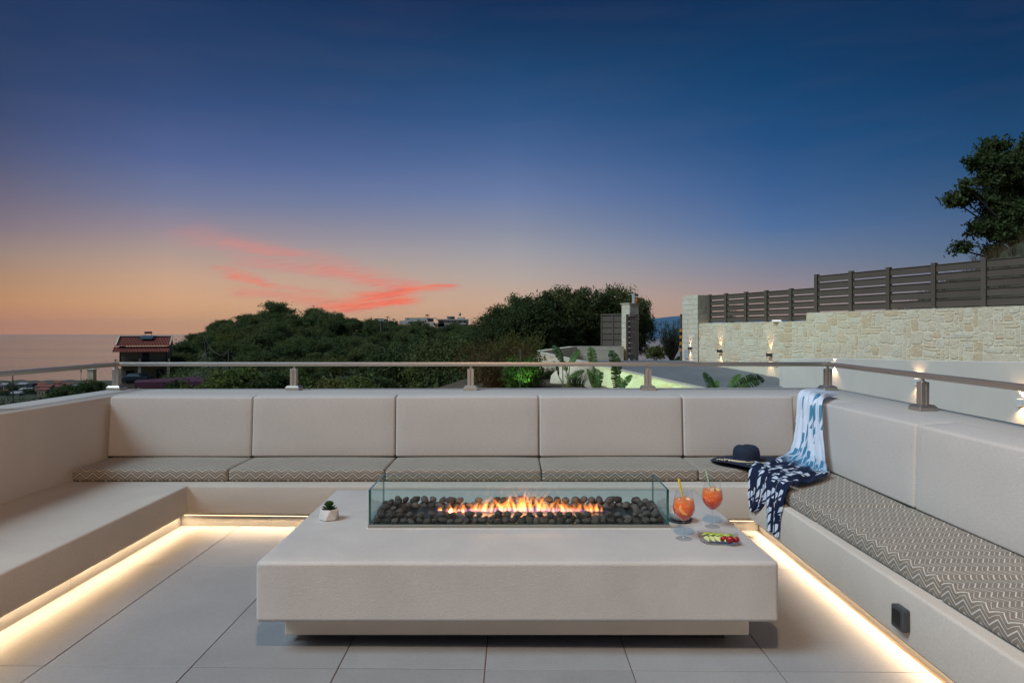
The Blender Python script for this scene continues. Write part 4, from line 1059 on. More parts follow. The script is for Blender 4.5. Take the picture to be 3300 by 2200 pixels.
def rubble_face(parent, origin, ax, nrm, L, ztop, zbot, seed, mat_, name='stone', cw=.11, ch=.078, wr=(1,5), hr=(1,4), proud=.010, warp=.012, course=False, limit=300, minvis=None):
    """random rubble: stones packed on a warped grid, each one an object with its own edge"""
    rn = random.Random(seed); nx = int(L/cw); z0 = min(zbot(0), zbot(L)); z1 = max(ztop(0), ztop(L*.999)); nz = max(1, int(round((z1-z0)/ch))); chh = (z1-z0)/nz; cww = L/nx
    occ = [[False]*nz for _ in range(nx)]; made = []
    def W_(s, z):
        if course: return s, z
        s2 = s + warp*math.sin(z*7.3+seed)+warp*.7*math.sin(z*17+s*5); z2 = z + warp*math.sin(s*5.1+seed*2)+warp*.6*math.sin(s*13+z*4)
        return s2, z2
    for j in range(nz):
        for i in range(nx):
            if occ[i][j]: continue
            ww = rn.randint(*wr); hh = rn.randint(*hr) if not course else 1
            while i+ww > nx: ww -= 1
            while j+hh > nz: hh -= 1
            k = 0
            while k < ww and not occ[i+k][j]: k += 1
            ww = max(1, k)
            if not course:
                while hh > 1 and any(occ[i+a][j+b_] for a in range(ww) for b_ in range(hh)): hh -= 1
            for a in range(ww):
                for b_ in range(hh): occ[i+a][j+b_] = True
            made.append((i*cww, (i+ww)*cww, z0+j*chh, z0+(j+hh)*chh))
    out = 0
    for (sa, sb, za, zb_) in made:
        sm = (sa+sb)/2; zt, zl = ztop(sm), zbot(sm)
        if za >= zt-.03 or zb_ <= zl+.03: continue
        za, zb_ = max(za, zl), min(zb_, zt)
        g = .010 if not course else .005; pts = []
        cs_ = [(sa+g, za+g), (sb-g, za+g), (sb-g, zb_-g), (sa+g, zb_-g)]
        for q in range(4):
            a, b_, c = Vector(cs_[q-1]), Vector(cs_[q]), Vector(cs_[(q+1) % 4])
            if course: r_ = .008
            else: r_ = rn.uniform(.07, .22)
            if course: pts += [b_ + (a-b_).normalized()*r_, b_ + (c-b_).normalized()*r_]
            else:
                pts += [b_.lerp(a, r_), b_.lerp(c, rn.uniform(.07,.22))]
                m_ = b_.lerp(c, .5) + Vector((rn.uniform(-.008,.008), rn.uniform(-.008,.008))); pts.append(m_)
        pr_ = proud*rn.uniform(.5, 1.25); cx = Vector((sm, (za+zb_)/2))
        P_ = []
        for (d_, sc) in ((-.01, 1.0), (pr_*.6, 1.0), (pr_, .93 if not course else .975)):
            for p_ in pts:
                q = cx + (p_-cx)*sc; s2, z2 = W_(q.x, q.y); z2 = min(z2, ztop(q.x)-.002) if not course else z2
                dd = d_ + (rn.uniform(-.004,.004) if d_ == pr_ else 0)
                P_.append(origin + ax*s2 + nrm*dd + Vector((0,0,z2)))
        k = len(pts); s2, z2 = W_(cx.x, cx.y); P_.append(origin + ax*s2 + nrm*(pr_+rn.uniform(0,.006)) + Vector((0,0,z2)))
        mb = MB(); mb.v = [tuple(v) for v in P_]
        for r_ in range(2):
            for q in range(k): q2 = (q+1) % k; mb.face((r_*k+q, r_*k+q2, (r_+1)*k+q2, (r_+1)*k+q))
        for q in range(k): mb.face((2*k+q, 2*k+(q+1) % k, 3*k))
        if ax.cross(Vector((0,0,1))).dot(nrm) < 0: mb.f = [f[::-1] for f in mb.f]
        mb.build(name, mat_, parent); out += 1
    return out
SW = thing('stone_wall', 'long cream rubble stone wall rising beside the driveway under the slatted fence', 'wall', WP(7, 0))
LW = ws(13.2); STEP = ws(20.0)
def wtop(s): return 1.68 if s < STEP else 1.925
def wbot(s):
    y = 25.4 - s*.9227
    return dz(y)-.03 if y > 19.9 else .42
c1 = lambda s, o: tuple((WP(s, 0, o))[:2])
MB().prism([c1(0,-.40), c1(0,-.002), c1(STEP,-.002), c1(STEP,-.40)][::-1], -1.2, 1.672).build('mortar_bed', mortar, SW)
MB().prism([c1(STEP,-.40), c1(STEP,-.002), c1(LW,-.002), c1(LW,-.40)][::-1], -1.2, 1.917).build('mortar_bed', mortar, SW)
n_ = rubble_face(SW, P0, D0, NW, LW, wtop, wbot, 5, cream_stone)
# coping strip of flat stones along the top
for (sa, sb, zt) in ((.95, STEP-.01, 1.672), (STEP+.01, LW, 1.917)):
    s = sa; rn = random.Random(3)
    while s < sb:
        e = min(sb, s + rn.uniform(.35,.7)); m_ = MB().obox(WP((s+e)/2, zt+.006, -.195), D0*((e-s)/2-.006), NW*.20, Vector((0,0,.007))); m_.build('coping_stone', block_stone, SW); s = e
# end pier of the wall
pier = thing('stone_pier', 'square cream stone pier at the gate end of the long wall', 'pier', WP(.4, 0))
MB().prism([c1(0,-.38), c1(0,.048), c1(.90,.048), c1(.90,-.38)][::-1], -1, 2.69).build('mortar_bed', mortar, pier)
rubble_face(pier, P0+NW*.05, D0, NW, .92, lambda s: 2.70, lambda s: .25, 8, block_stone, 'block', cw=.15, ch=.175, wr=(2,4), course=True, proud=.014)
rubble_face(pier, WP(.90, 0, .05)+D0*.002, -NW, D0, .44, lambda s: 2.70, lambda s: 1.69, 9, block_stone, 'block', cw=.22, ch=.175, wr=(1,2), course=True, proud=.012)
# grey service cover on the pier foot
MB().obox(WP(.30,.55,.085), D0*.13, NW*.012, Vector((0,0,.17))).build('service_cover', M('grey_cover', (.42,.42,.40), .5), pier, bevel=.004)

# slatted fence ----------------------------------------------------
fence = thing('slatted_fence', 'dark brown horizontal slat fence stepping up on top of the stone wall', 'fence', WP(8, 1.8))
def fpost(y, z0, z1_):
    s = ws(y); return MB().obox(WP(s, (z0+z1_)/2, -.16), D0*.055, NW*.055, Vector((0,0,(z1_-z0)/2))).build('fence_post', dark_paint, fence, bevel=.004, seg=1)
def fboards(ya, yb, z0, z1_, nb=5):
    sa, sb = ws(ya)+.056, ws(yb)-.056; hgt = (z1_-z0)/nb
    for k in range(nb):
        a = z0+k*hgt+.019; b_ = z0+(k+1)*hgt-.019
        MB().obox(WP((sa+sb)/2, (a+b_)/2, -.16), D0*((sb-sa)/2), NW*.012, Vector((0,0,(b_-a)/2))).build('slat', dark_paint, fence, bevel=.003, seg=1)
        MB().obox(WP((sa+sb)/2, b_-.004, -.145), D0*((sb-sa)/2), NW*.016, Vector((0,0,.006))).build('slat_lip', dark_paint, fence)
lo = [24.2,23.4,22.5,21.65,20.7,19.8]; hi = [19.8,18.7,17.64,16.5,15.4,14.3,13.25]
for y in lo[:-1]: fpost(y, 1.682, 2.69)
for y in hi: fpost(y, 1.685 if y == 19.8 else 1.93, 3.04)
for a, b_ in zip(lo, lo[1:]): fboards(a, b_, 1.70, 2.67)
for a, b_ in zip(hi, hi[1:]): fboards(a, b_, 1.945, 3.01)
wl = thing('wall_top_lamp', 'round white lamp glowing on top of the stone wall below the fence', 'lamp', WP(ws(21.1), 1.68, -.02))
MB().lathe([(0,.0),(.10,.0),(.14,.012),(.14,.035),(.12,.05),(0,.055)], 20, tuple(WP(ws(21.1), 1.687, .0))).build('dome', lm_, wl, smooth=40)
MB().lathe([(.05,-.004),(.08,0),(0,.0)], 12, tuple(WP(ws(21.1), 1.686, .0))).build('foot', white_plastic, wl)

# up and down wall lights -----------------------------------------
warm = (1, .66, .36)
lens_em = led_em.copy(); lens_em.node_tree.nodes['Emission'].inputs[1].default_value = 2.5
def sconce(label, p_, nrm, size, mat_, e_up, e_dn, cone=38, grp=None, reach=.07):
    p_ = Vector(p_); t = thing('wall_light', label, 'wall lamp', p_, grp)
    sd_ = nrm.cross(Vector((0,0,1))); w2, d2, h2 = size
    MB().obox(p_+nrm*(d2+.012), sd_*w2, nrm*d2, Vector((0,0,h2))).build('housing', mat_, t, bevel=.006, seg=1)
    MB().obox(p_+nrm*.006, sd_*w2*.6, nrm*.007, Vector((0,0,h2*.6))).build('bracket', mat_, t)
    for sg, e_ in ((1, e_up), (-1, e_dn)):
        MB().obox(p_+nrm*(d2+.012)+Vector((0,0,sg*(h2+.002))), sd_*w2*.6, nrm*d2*.6, Vector((0,0,.002))).build('lens', lens_em, t)
        lamp('wall_light_beam', 'SPOT', p_+nrm*(d2+.012)+Vector((0,0,sg*(h2+.012))), e_, warm, Vector((0,0,sg)) - nrm*.16, t, spot_size=R(cone), spot_blend=.6, shadow_soft_size=.012)
G2 = 'black wall lights on the stone wall'
for (px, py, lb) in ((2230.6,1122.4,'black up and down wall light nearest the gate pier'), (2324.5,1130.6,'black up and down wall light in the middle of the stone wall'), (2485,1142.9,'black up and down wall light nearest the white plaster wall')):
    y = wz(px); sconce(lb, WP(ws(y), H-(py-1069)*y/F, .02), NW, (.075,.05,.055), dark_plastic, 16, 16, 46, G2)

# white plaster wall ----------------------------------------------
pw = thing('plaster_wall', 'white plastered wall in front of the rubble wall at the right', 'wall', (7.4, 14, 0))
def pwx(y): return 7.6 - .045*(19.4-y)
def pwt(x, y): return float(np.interp(y, [5,9.6,12.3,15.8,19.4],[1.06,.95,.86,.765,.60]))
white_pl = mottled('white_render', (.80,.69,.56), (.74,.635,.52), 1.3, .8, 70, .2, .003, fine=.05)
pts = [(pwx(y), y) for y in (19.4,15.8,12.3,9.6,5.0)]
MB().prism(pts + [(pwx(5)+.35,5.0),(pwx(19.4)+.35,19.4)], -2.4, pwt).build('wall', white_pl, pw, bevel=.01, seg=1)
tag(MB().prism([(7.2,5),(11.5,5),(12,13.2),(8.2,19.8),(7.9,19.3)], -1, .40).build('planting_strip', soil), kind='structure')
npw = Vector((-1, .045, 0)).normalized()
G3 = 'white wall lights on the plaster wall'
for (px, py, lb) in ((2690,1173,'white wall light farthest along the plaster wall behind the corner post'), (2962,1228,'white wall light on the plaster wall just left of the second right rail post'), (3299,1296,'white wall light at the right edge of the frame')):
    u = (px-1650)/F; y = (7.6-.873)/(u-.045); sconce(lb, (pwx(y), y, H-(py-1069)*y/F), npw, (.055,.035,.045), white_plastic, 5, 12, 125, G3)

# mound behind the fence with dry grass ----------------------------
V = []; gx = np.linspace(8.5, 24, 24); gy = np.linspace(13, 30, 24)
for y in gy:
    for x in gx:
        s_b = (Vector((x, y, 0)) - P0).dot(-NW) - .42
        u = (x/y)
        crest = float(np.interp(u, [.50,.545,.614,.70,.75,.9], [1.2,1.7,2.5,3.45,3.8,4.6]))
        z = 1.45 + (crest-1.45)*min(1, max(0, s_b)/3.2) if s_b > 0 else 1.0
        V.append((x, y, z + mnoise.noise(Vector((x*.8,y*.8,0)))*.12*(s_b > .3)))
Fc = [(i*24+j, i*24+j+1, (i+1)*24+j+1, (i+1)*24+j) for i in range(23) for j in range(23) if all((Vector(V[q])-P0).dot(-NW) > .41 for q in (i*24+j, i*24+j+1, (i+1)*24+j+1, (i+1)*24+j))]
tag(link('grassy_mound', fast_mesh('grassy_mound', V, Fc, land_m)), kind='structure')
def blades(n_, spread, h_, w_, rs, droop=.5, flare=.5, segs=4, jit=.35):
    V = []; Fc = []
    for k in range(n_):
        a = rs.uniform(0, 2*PI); r_ = spread*math.sqrt(rs.rand()); b0 = np.array([r_*math.cos(a), r_*math.sin(a), 0.]); a2 = a + rs.normal()*.5
        hh = h_*rs.uniform(1-jit, 1+jit*.4); fl = flare*rs.uniform(.3,1.1); wd = w_*rs.uniform(.7,1.2); sd_ = np.array([-math.sin(a2+.6), math.cos(a2+.6), 0.]); base = len(V)
        for i in range(segs+1):
            t = i/segs; r2 = fl*hh*t**1.4; z = hh*(t - droop*t*t*fl)
            c = b0 + np.array([math.cos(a2)*r2, math.sin(a2)*r2, z]); w2 = wd*(1-t)**.6*.5
            V += [c-sd_*w2, c+sd_*w2]
        for i in range(segs): q = base+2*i; Fc.append((q, q+1, q+3, q+2))
    return np.array(V), np.array(Fc)
dry_m = leaf_mat('dry_grass', (.17,.11,.05), (.12,.085,.04))
rs = np.random.RandomState(9); Vs = []; Fs = []; off = 0
for k in range(150):
    u = rs.uniform(.56,.86); y = rs.uniform(16, 22); x = u*y
    s_b = (Vector((x, y, 0)) - P0).dot(-NW) - .42
    if s_b < .4: continue
    crest = float(np.interp(u, [.50,.545,.614,.70,.75,.9], [1.2,1.7,2.5,3.45,3.8,4.6])); z = 1.45+(crest-1.45)*min(1, s_b/3.2)-.05
    v, f = blades(26, .12, .5, .012, rs, .6, .5, 3); Vs.append(v+np.array([x,y,z])); Fs.append(f+off); off += len(v)
tag(link('dry_grass', fast_mesh('dry_grass', np.concatenate(Vs), np.concatenate(Fs), dry_m)), 'dry brown grass on the mound behind the fence', 'grass', kind='stuff')
bush('bush', 'dark shrub under the tall tree behind the fence', 3260, 21, .9, 1, 800)
tw = thing('shrub', 'small leafy shoot poking over the lower fence section', 'shrub', at(2360, 25.5, 1.6))
v, f = blades(40, .10, 1.25, .02, np.random.RandomState(2), .4, .25, 3); v = v*np.array([1,1,1.0]); link('foliage', fast_mesh('foliage', v, f, dark_leaf), tw)

# gate, gate pillar, striped post ---------------------------------
gp_ = thing('gate_pillar', 'tall square stone gate pillar with an intercom on its front', 'pillar', (5.1, 28, .2))
gb = Vector((4.82, 28.0, 0)); ax1 = D0; ax2 = -NW
corner = [gb, gb + ax2*.44, gb + ax2*.44 - ax1*.6, gb - ax1*.6]
MB().prism([tuple(c[:2]) for c in corner], -.2, 2.50).build('mortar_bed', mortar, gp_)
rubble_face(gp_, gb, ax2, D0, .44, lambda s: 2.52, lambda s: .15, 21, block_stone, 'block', cw=.15, ch=.19, wr=(2,3), course=True, proud=.012)
rubble_face(gp_, gb - ax1*.6, ax1, NW, .60, lambda s: 2.52, lambda s: .15, 22, block_stone, 'block', cw=.15, ch=.19, wr=(2,4), course=True, proud=.012)
MB().obox(gb+ax2*.22-ax1*.3+Vector((0,0,2.535)), ax2*.26, ax1*.34, Vector((0,0,.02))).build('cap_stone', block_stone, gp_, bevel=.004)
ic = thing('intercom', 'grey metal intercom panel on the gate pillar', 'intercom', gb+ax2*.22+D0*.02+Vector((0,0,1.05)))
io = org(ic)
MB().obox(io+Vector((0,0,.02)), ax2*.085, D0*.02, Vector((0,0,.20))).build('panel', frame_metal, ic, bevel=.004)
MB().obox(io+Vector((0,0,.13))+D0*.022, ax2*.03, D0*.003, Vector((0,0,.02))).build('camera_lens', black_mat, ic)
MB().obox(io+Vector((0,0,.04))+D0*.022, ax2*.045, D0*.004, Vector((0,0,.02))).build('speaker', black_mat, ic)
MB().lathe([(0,0),(.045,.0),(.045,.03),(0,.03)], 10, tuple(gb+ax2*.2+D0*.03+Vector((0,0,.55)))).build('key_switch', black_mat, gp_)
beacon_m = M('orange_lens', (.65,.14,.02), .3)
sc_ = thing('security_camera', 'security camera on a white post on top of the gate pillar', 'camera', gb+ax2*.22+Vector((0,0,2.555)))
so_ = org(sc_)
MB().obox(so_+Vector((-.03,0,.18)), Vector((.05,0,0)), Vector((0,.03,0)), Vector((0,0,.19))).build('post', white_plastic, sc_)
MB().tube([so_+Vector((.03,0,.34)), so_+Vector((.16,-.05,.32))], [.05,.045], 10).build('camera_body', black_mat, sc_)
bc = thing('warning_beacon', 'small orange beacon beside the security camera', 'beacon', so_+Vector((.10,0,0)))
MB().lathe([(.05,.0),(.05,.05),(.06,.055),(.06,.15),(.03,.19),(0,.2)], 12, tuple(so_+Vector((.10,0,0)))).build('lens', beacon_m, bc)
gate = thing('sliding_gate', 'dark brown slatted sliding gate standing open behind the low wall', 'gate', (4.6, 28.8, .2))
gl0, gl1 = Vector(at(1938,29.6,0)), Vector(at(2017,28.7,0)); gd = (gl1-gl0); gL = gd.length; gd.normalize(); gn = Vector((gd.y,-gd.x,0))
for k in range(7):
    za = .24 + k*.262
    MB().obox((gl0+gl1)/2+Vector((0,0,za+.118)), gd*gL/2, gn*.014, Vector((0,0,.118))).build('slat', dark_paint, gate, bevel=.003, seg=1)
for q in (0.02, .5, .98): MB().obox(gl0+gd*gL*q+Vector((0,0,1.16))+gn*.02, gd*.03, gn*.02, Vector((0,0,.96))).build('frame_post', dark_paint, gate)
MB().obox((gl0+gl1)/2+Vector((0,0,2.11))+gn*.02, gd*gL/2, gn*.03, Vector((0,0,.03))).build('top_rail', dark_paint, gate)
ga = thing('gate_guide', 'tall brown metal guide frame holding the open gate at the pillar', 'gate frame', at(2036,27.4,.2))
for px in (2021.5, 2052): MB().box(at(px,27.4,0)[0]-.045,at(px,27.4,0)[0]+.045,27.35,27.45,.15,H+(1069-1016)*27.4/F).build('upright', dark_paint, ga, bevel=.004, seg=1)
MB().box(at(2018,27.4,0)[0],at(2056,27.4,0)[0],27.34,27.46,H+(1069-1016)*27.4/F,H+(1069-1013)*27.4/F).build('top_bar', dark_paint, ga)
for k in range(8): MB().box(at(2025.5,27.4,0)[0],at(2048,27.4,0)[0],27.39,27.41,.30+k*.215,.30+k*.215+.19).build('slat', dark_paint, ga)
MB().box(at(2030,27.2,0)[0],at(2040,27.2,0)[0],27.1,27.3,.2,.5).build('motor_box', dark_plastic, ga, bevel=.01)
sp = thing('striped_post', 'brown gate post with orange and black warning stripes', 'post', at(2198.5,25.9,.3))
x0 = at(2198.5,25.9,0)[0]; zc = lambda py: H+(1069-py)*25.9/F
MB().box(x0-.07,x0+.07,25.83,25.97,.2,zc(1012)).build('post', dark_paint, sp, bevel=.005)
om = M('warning_orange', (.70,.26,.02), .5)
for k in range(7): MB().box(x0-.078,x0+.078,25.815,25.985,zc(1132-k*10.4)+.001,zc(1132-(k+1)*10.4)-.001).build('stripe', om if k % 2 == 0 else black_mat, sp)

# low stone walls of the drive edge --------------------------------
lw = thing('low_stone_wall', 'low cream stone wall edging the driveway around the planting bed', 'wall', (2.8, 22, .2))
A_, B_, C_, D_ = Vector((.76,24,0)), Vector((4.88,18.5,0)), Vector((2.63,28,0)), Vector((4.60,28.1,0))
E_ = B_ + (B_-A_).normalized()*5.0
def lowwall(a, b_, za, zb_, thick, zdn, side, seed, faces, rubb=True):
    d_ = (b_-a); L = d_.length; d_.normalize(); n_ = Vector((d_.y, -d_.x, 0))*side
    q = [a, b_, b_-n_*thick, a-n_*thick]; pl = [tuple(v[:2]) for v in q]
    ar = sum(pl[i-1][0]*pl[i][1]-pl[i][0]*pl[i-1][1] for i in range(4))
    if ar < 0: pl = pl[::-1]
    tf = lambda x, y: za + (zb_-za)*max(0, min(1, (Vector((x,y,0))-a).dot(d_)/L))
    MB().prism(pl, zdn, lambda x, y: tf(x, y)-.03).build('mortar_bed', mortar, lw)
    s = 0; rn = random.Random(seed)
    while s < L:
        e = min(L, s+rn.uniform(.5,.9)); m0 = a + d_*(s+e)/2 - n_*thick/2; zz_ = za+(zb_-za)*((s+e)/2/L)
        MB().obox(m0+Vector((0,0,zz_-.014)), d_*((e-s)/2-.004)+Vector((0,0,(zb_-za)/L*((e-s)/2))), n_*(thick/2+.015), Vector((0,0,.015))).build('coping_stone', block_stone, lw); s = e
    if 'o' in faces: rubble_face(lw, a, d_, n_, L, lambda s: za+(zb_-za)*s/L-.032, lambda s: zdn+.05, seed, cream_stone if rubb else block_stone, cw=.13, ch=.095, wr=(2,4), hr=(2,3), course=not rubb)
lowwall(A_, B_, .68, -.12, .32, -.75, 1, 41, 'o')
lowwall(B_, E_, -.12, -.70, .32, -1.3, 1, 42, '')
lowwall(A_, C_, .66, .77, .3, -.2, 1, 43, 'o', False)
lowwall(C_, D_, .77, .77, .3, -.0, 1, 44, 'o', False)

# planting bed ------------------------------------------------------
def bed(x, y):
    z = .16 + .05*mnoise.noise(Vector((x*.9,y*.9,2))) + .03*mnoise.noise(Vector((x*3,y*3,2)))
    if x > 1.5: z -= (x-1.5)*.34
    if x < -.6: z -= (-.6-x)*.30
    if y < 12: z -= (12-y)*.10
    if y > 21: z -= (y-21)*.12
    return z
V = []; gx = np.linspace(-6.5, 7.4, 60); gy = np.linspace(6.4, 27, 60)
for y in gy:
    for x in gx: V.append((x, y, bed(x, y)))
def inbed(p_):
    # keep the bed on the garden side of the low wall and of the driveway
    x, y = p_[0], p_[1]; d_ = (B_-A_).normalized(); n2 = Vector((d_.y,-d_.x,0)); o1 = (Vector((x,y,0))-A_).dot(n2)
    return o1 > -.25 or (y > 24 and x < .9)
Fc = [(i*60+j, i*60+j+1, (i+1)*60+j+1, (i+1)*60+j) for i in range(59) for j in range(59) if all(inbed(V[q]) for q in (i*60+j, i*60+j+1, (i+1)*60+j+1, (i+1)*60+j))]
bm_o = fast_mesh('planting_bed', V, Fc, soil); bm_o.polygons.foreach_set('use_smooth', [True]*len(bm_o.polygons)); tag(link('planting_bed', bm_o), kind='structure')
bo = thing('boulder', 'large rounded beige boulder in the planting bed', 'boulder', (1.55, 16.3, .0))
bm = bmesh.new(); bmesh.ops.create_icosphere(bm, subdivisions=4, radius=1)
for v in bm.verts: v.co = Vector((v.co.x*.62, v.co.y*.5, v.co.z*.62))*(1+.16*mnoise.noise(v.co*1.6)+.05*mnoise.noise(v.co*5))
for f in bm.faces: f.smooth = True
me = bpy.data.meshes.new('rock'); bm.to_mesh(me); bm.free(); me.materials.append(cream_stone); link('rock', me, bo, (0,0,.05))

strel = leaf_mat('broad_leaf', (.075,.16,.035), (.12,.21,.045), .38, .3, sc=2)
strel_d = leaf_mat('dark_broad_leaf', (.035,.08,.025), (.055,.10,.03), .38, .22, sc=2)
stalk_m = M('leaf_stalk', (.16,.20,.06), .5)
def big_leaf(parent, base, tip, width, mat_, seed, bend=.12, face=0.0, torn=.75, stalk_from=None):
    """paddle leaf: midrib with side strips, some torn apart"""
    rn = random.Random(seed); base, tip = Vector(base), Vector(tip); d_ = tip-base; L = d_.length
    view = Vector((math.sin(face), -math.cos(face), .25)).normalized(); sd_ = d_.cross(view).normalized(); nrm = sd_.cross(d_).normalized()
    k = 16; mid = [base + d_*(i/k) + nrm*bend*L*math.sin(PI*i/k*.9) - Vector((0,0,1))*bend*L*.6*(i/k)**2 for i in range(k+1)]
    def wd(t): return width*.5*(math.sin(PI*min(1, t*.93+.05))**.55)
    mb = MB()
    for s_ in (-1, 1):
        i = 0
        while i < k:
            g = rn.choice((1,1,2,3)); j = min(k, i+g); fw = .28
            gap = rn.random() < torn; dr = rn.uniform(-.10,.16) if gap else .05
            for q in range(i, j):
                t0, t1 = q/k, (q+1)/k; sh = .10 if gap and q == j-1 else 0
                e0 = mid[q] + sd_*s_*wd(t0) + d_*fw*wd(t0)/L + nrm*dr*wd(t0) - Vector((0,0,abs(dr)*.6*wd(t0)))
                e1 = mid[q+1] + sd_*s_*wd(t1) + d_*(fw-sh)*wd(t1)/L*.9 + nrm*dr*wd(t1) - Vector((0,0,abs(dr)*.6*wd(t1)))
                if sh: e1 = e1.lerp(e0, .35)
                m0 = mid[q].lerp(e0, .5) + nrm*.05*width; m1 = mid[q+1].lerp(e1, .5) + nrm*.05*width
                mb.poly([mid[q], mid[q+1], m1, m0]); mb.poly([m0, m1, e1, e0])
            i = j
    mb.build('leaf', mat_, parent)
    mb = MB(); st = Vector(stalk_from) if stalk_from is not None else base - d_*.2
    mb.tube([st, st.lerp(base, .5)+nrm*.02, base, mid[5], mid[10]], [.013,.011,.009,.006,.003], 6); mb.build('leaf_stalk', stalk_m, parent, smooth=True)
def leaf_plant(label, root, leaves, name='bird_of_paradise_plant'):
    t = thing(name, label, 'plant', root, 'broad leaved plants in the bed')
    for i, (bx_, by_, tx_, ty_, y, wpx, m_, face, bend) in enumerate(leaves):
        big_leaf(t, pxy(bx_,by_,y), pxy(tx_,ty_,y+.15), wpx*y/F, m_, hash((bx_,tx_)) % 999, bend, face, stalk_from=Vector(root)+Vector(((i-1)*.04,0,0)))
leaf_plant('broad leaved plant leftmost in the bed with one upright dark leaf', (at(1822,13,0)[0],13,.05),
    [(1812,1168,1782,1110,13,30,strel_d,.3,.10),(1836,1180,1868,1126,12.9,26,strel,-.5,.10),(1832,1222,1882,1190,12.7,20,strel,-.2,.14),(1800,1210,1782,1160,13.2,18,strel_d,.9,.1),(1826,1196,1812,1160,13.1,22,strel,.1,.1)])
leaf_plant('tall broad leaved plant with two stacked torn leaves behind the rail', (at(1920,12.6,0)[0],12.6,-.05),
    [(1912,1182,1903,1116,12.6,34,strel,.2,.06),(1925,1255,1915,1186,12.5,46,strel,-.1,.05),(1922,1262,1942,1196,12.7,26,strel_d,-.6,.08),(1908,1240,1892,1186,12.4,22,strel,.6,.08)])
leaf_plant('broad leaved plant leaning left with a long slit leaf right of the tall one', (at(2000,12.3,0)[0],12.3,-.1),
    [(1996,1206,1967,1126,12.3,38,strel_d,.2,.06),(1986,1262,1978,1170,12.4,34,strel_d,.35,.05),(2000,1256,2036,1206,12.2,24,strel,-.5,.08),(2008,1262,1996,1214,12.1,26,strel,.0,.08)])
leaf_plant('small broad leaved plant with an upright slit leaf behind the fifth backrest', (at(2296,9.0,0)[0],9.0,-.15),
    [(2300,1275,2268,1196,9,36,strel_d,.4,.07),(2296,1290,2312,1222,9.1,26,strel,-.5,.08)])
leaf_plant('arching broad leaved plant bending right toward the corner post', (at(2345,9.2,0)[0],9.2,-.2),
    [(2350,1262,2456,1206,9.2,44,strel_d,-.2,.22),(2345,1280,2385,1200,9.3,30,strel,-.6,.12)])
# grasses and spiky plants
yg = leaf_mat('yellow_green_grass', (.15,.14,.035), (.10,.11,.03)); bgm = leaf_mat('bright_green_grass', (.08,.16,.03), (.11,.19,.04)); dk = leaf_mat('dark_bronze_blades', (.05,.035,.03), (.035,.03,.025))
def clump(name, label, px, y, h_, m_, n_, spread, w_, droop, flare, seed, cat='plant', zb_=None):
    x = at(px, y, 0)[0]; z = bed(x, y)-.03 if zb_ is None else zb_; t = thing(name, label, cat, (x, y, z))
    v, f = blades(n_, spread, h_, w_, np.random.RandomState(seed), droop, flare); link('blades', fast_mesh('blades', v, f, m_), t); return t
def feather(name, label, px, y, h_, m_, seed, w_=.5, zb_=None):
    """broom like plant: many stems carrying fine leaves"""
    x = at(px, y, 0)[0]; z = bed(x, y)-.03 if zb_ is None else zb_; t = thing(name, label, 'plant', (x, y, z)); rs = np.random.RandomState(seed)
    v, f = blades(130, w_*.25, h_, .012, rs, .3, .42); link('stems', fast_mesh('stems', v, f, m_), t)
    tip = v.reshape(-1, 10, 3); c = np.concatenate([tip[:,4], tip[:,6], tip[:,8]]); c = np.repeat(c, 16, 0) + rs.normal(size=(len(c)*16,3))*np.array([.07,.07,.09])
    V, Fc = leaf_cloud(c, .022, rs, 4.5, up=1.2); link('leaves', fast_mesh('leaves', V, Fc, m_), t); return t
feather('broom_bush', 'brown feathery bush left of the green lit plant', 1590, 17, 1.75, dry_leaf, 1, .9, -.75)
feather('broom_bush', 'dark brown feathery bush between the rail posts at the bed edge', 1630, 15, 1.25, dry_leaf, 4, .8, -.45)
feather('broom_bush', 'tall yellow green feathery bush above the green lit plant', 1672, 18, 1.35, yg, 2, .7, -.2)
feather('broom_bush', 'olive feathery bush on the left of the yellow green one', 1640, 19, 1.25, yg, 3, .7, -.3)
feather('green_lit_plant', 'fine leaved plant lit bright green by a ground spotlight', 1686, 13.2, .62, bgm, 5, .42, .10)
clump('spiky_plant', 'dark bronze spiky plant right of the green lit one', 1742, 12.4, .42, dk, 46, .07, .02, .2, .75, 6)
clump('spiky_plant', 'small bronze spiky plant behind the green lit one', 1722, 13.4, .38, dk, 30, .05, .018, .2, .7, 7)
clump('grass_tuft', 'dark green grass tuft at the foot of the low stone wall', 1760, 18, .45, dark_leaf, 200, .30, .014, .4, .6, 8)
clump('grass_tuft', 'dark green grass tuft in front of the low wall right of the first tuft', 1802, 17.6, .40, dark_leaf, 160, .25, .014, .4, .6, 9)
clump('grass_tuft', 'green grass tuft beside the boulder', 1858, 15.2, .42, dark_leaf, 140, .16, .014, .4, .6, 10)
# garden spotlights (green)
def spike(label, x, y, dirn, e_, cone):
    z = bed(x, y); t = thing('garden_spotlight', label, 'garden light', (x, y, z))
    MB().tube([(x,y,z-.05),(x,y,z+.08)], .008, 6).build('spike', black_mat, t)
    d_ = Vector(dirn).normalized(); c = Vector((x,y,z+.1)); MB().tube([c-d_*.05, c+d_*.04], [.03,.035], 12).build('housing', black_mat, t, smooth=40)
    lamp('green_beam', 'SPOT', c+d_*.05, e_, (.50,1,.42), d_, t, spot_size=R(cone), spot_blend=.5, shadow_soft_size=.02)
gx_ = at(1683,13.0,0)[0]
spike('green garden spotlight in front of the fine leaved plant', gx_+.04, 12.72, (-.05,.45,.9), 11, 95)
spike('green garden spotlight aimed at the low stone wall between the broad leaves', 2.35, 19.75, (.8,.6,-.02), 42, 120)
spike('green garden spotlight aimed at the low wall end near the fourth rail post', 3.45, 18.35, (.8,.6,-.02), 42, 110)
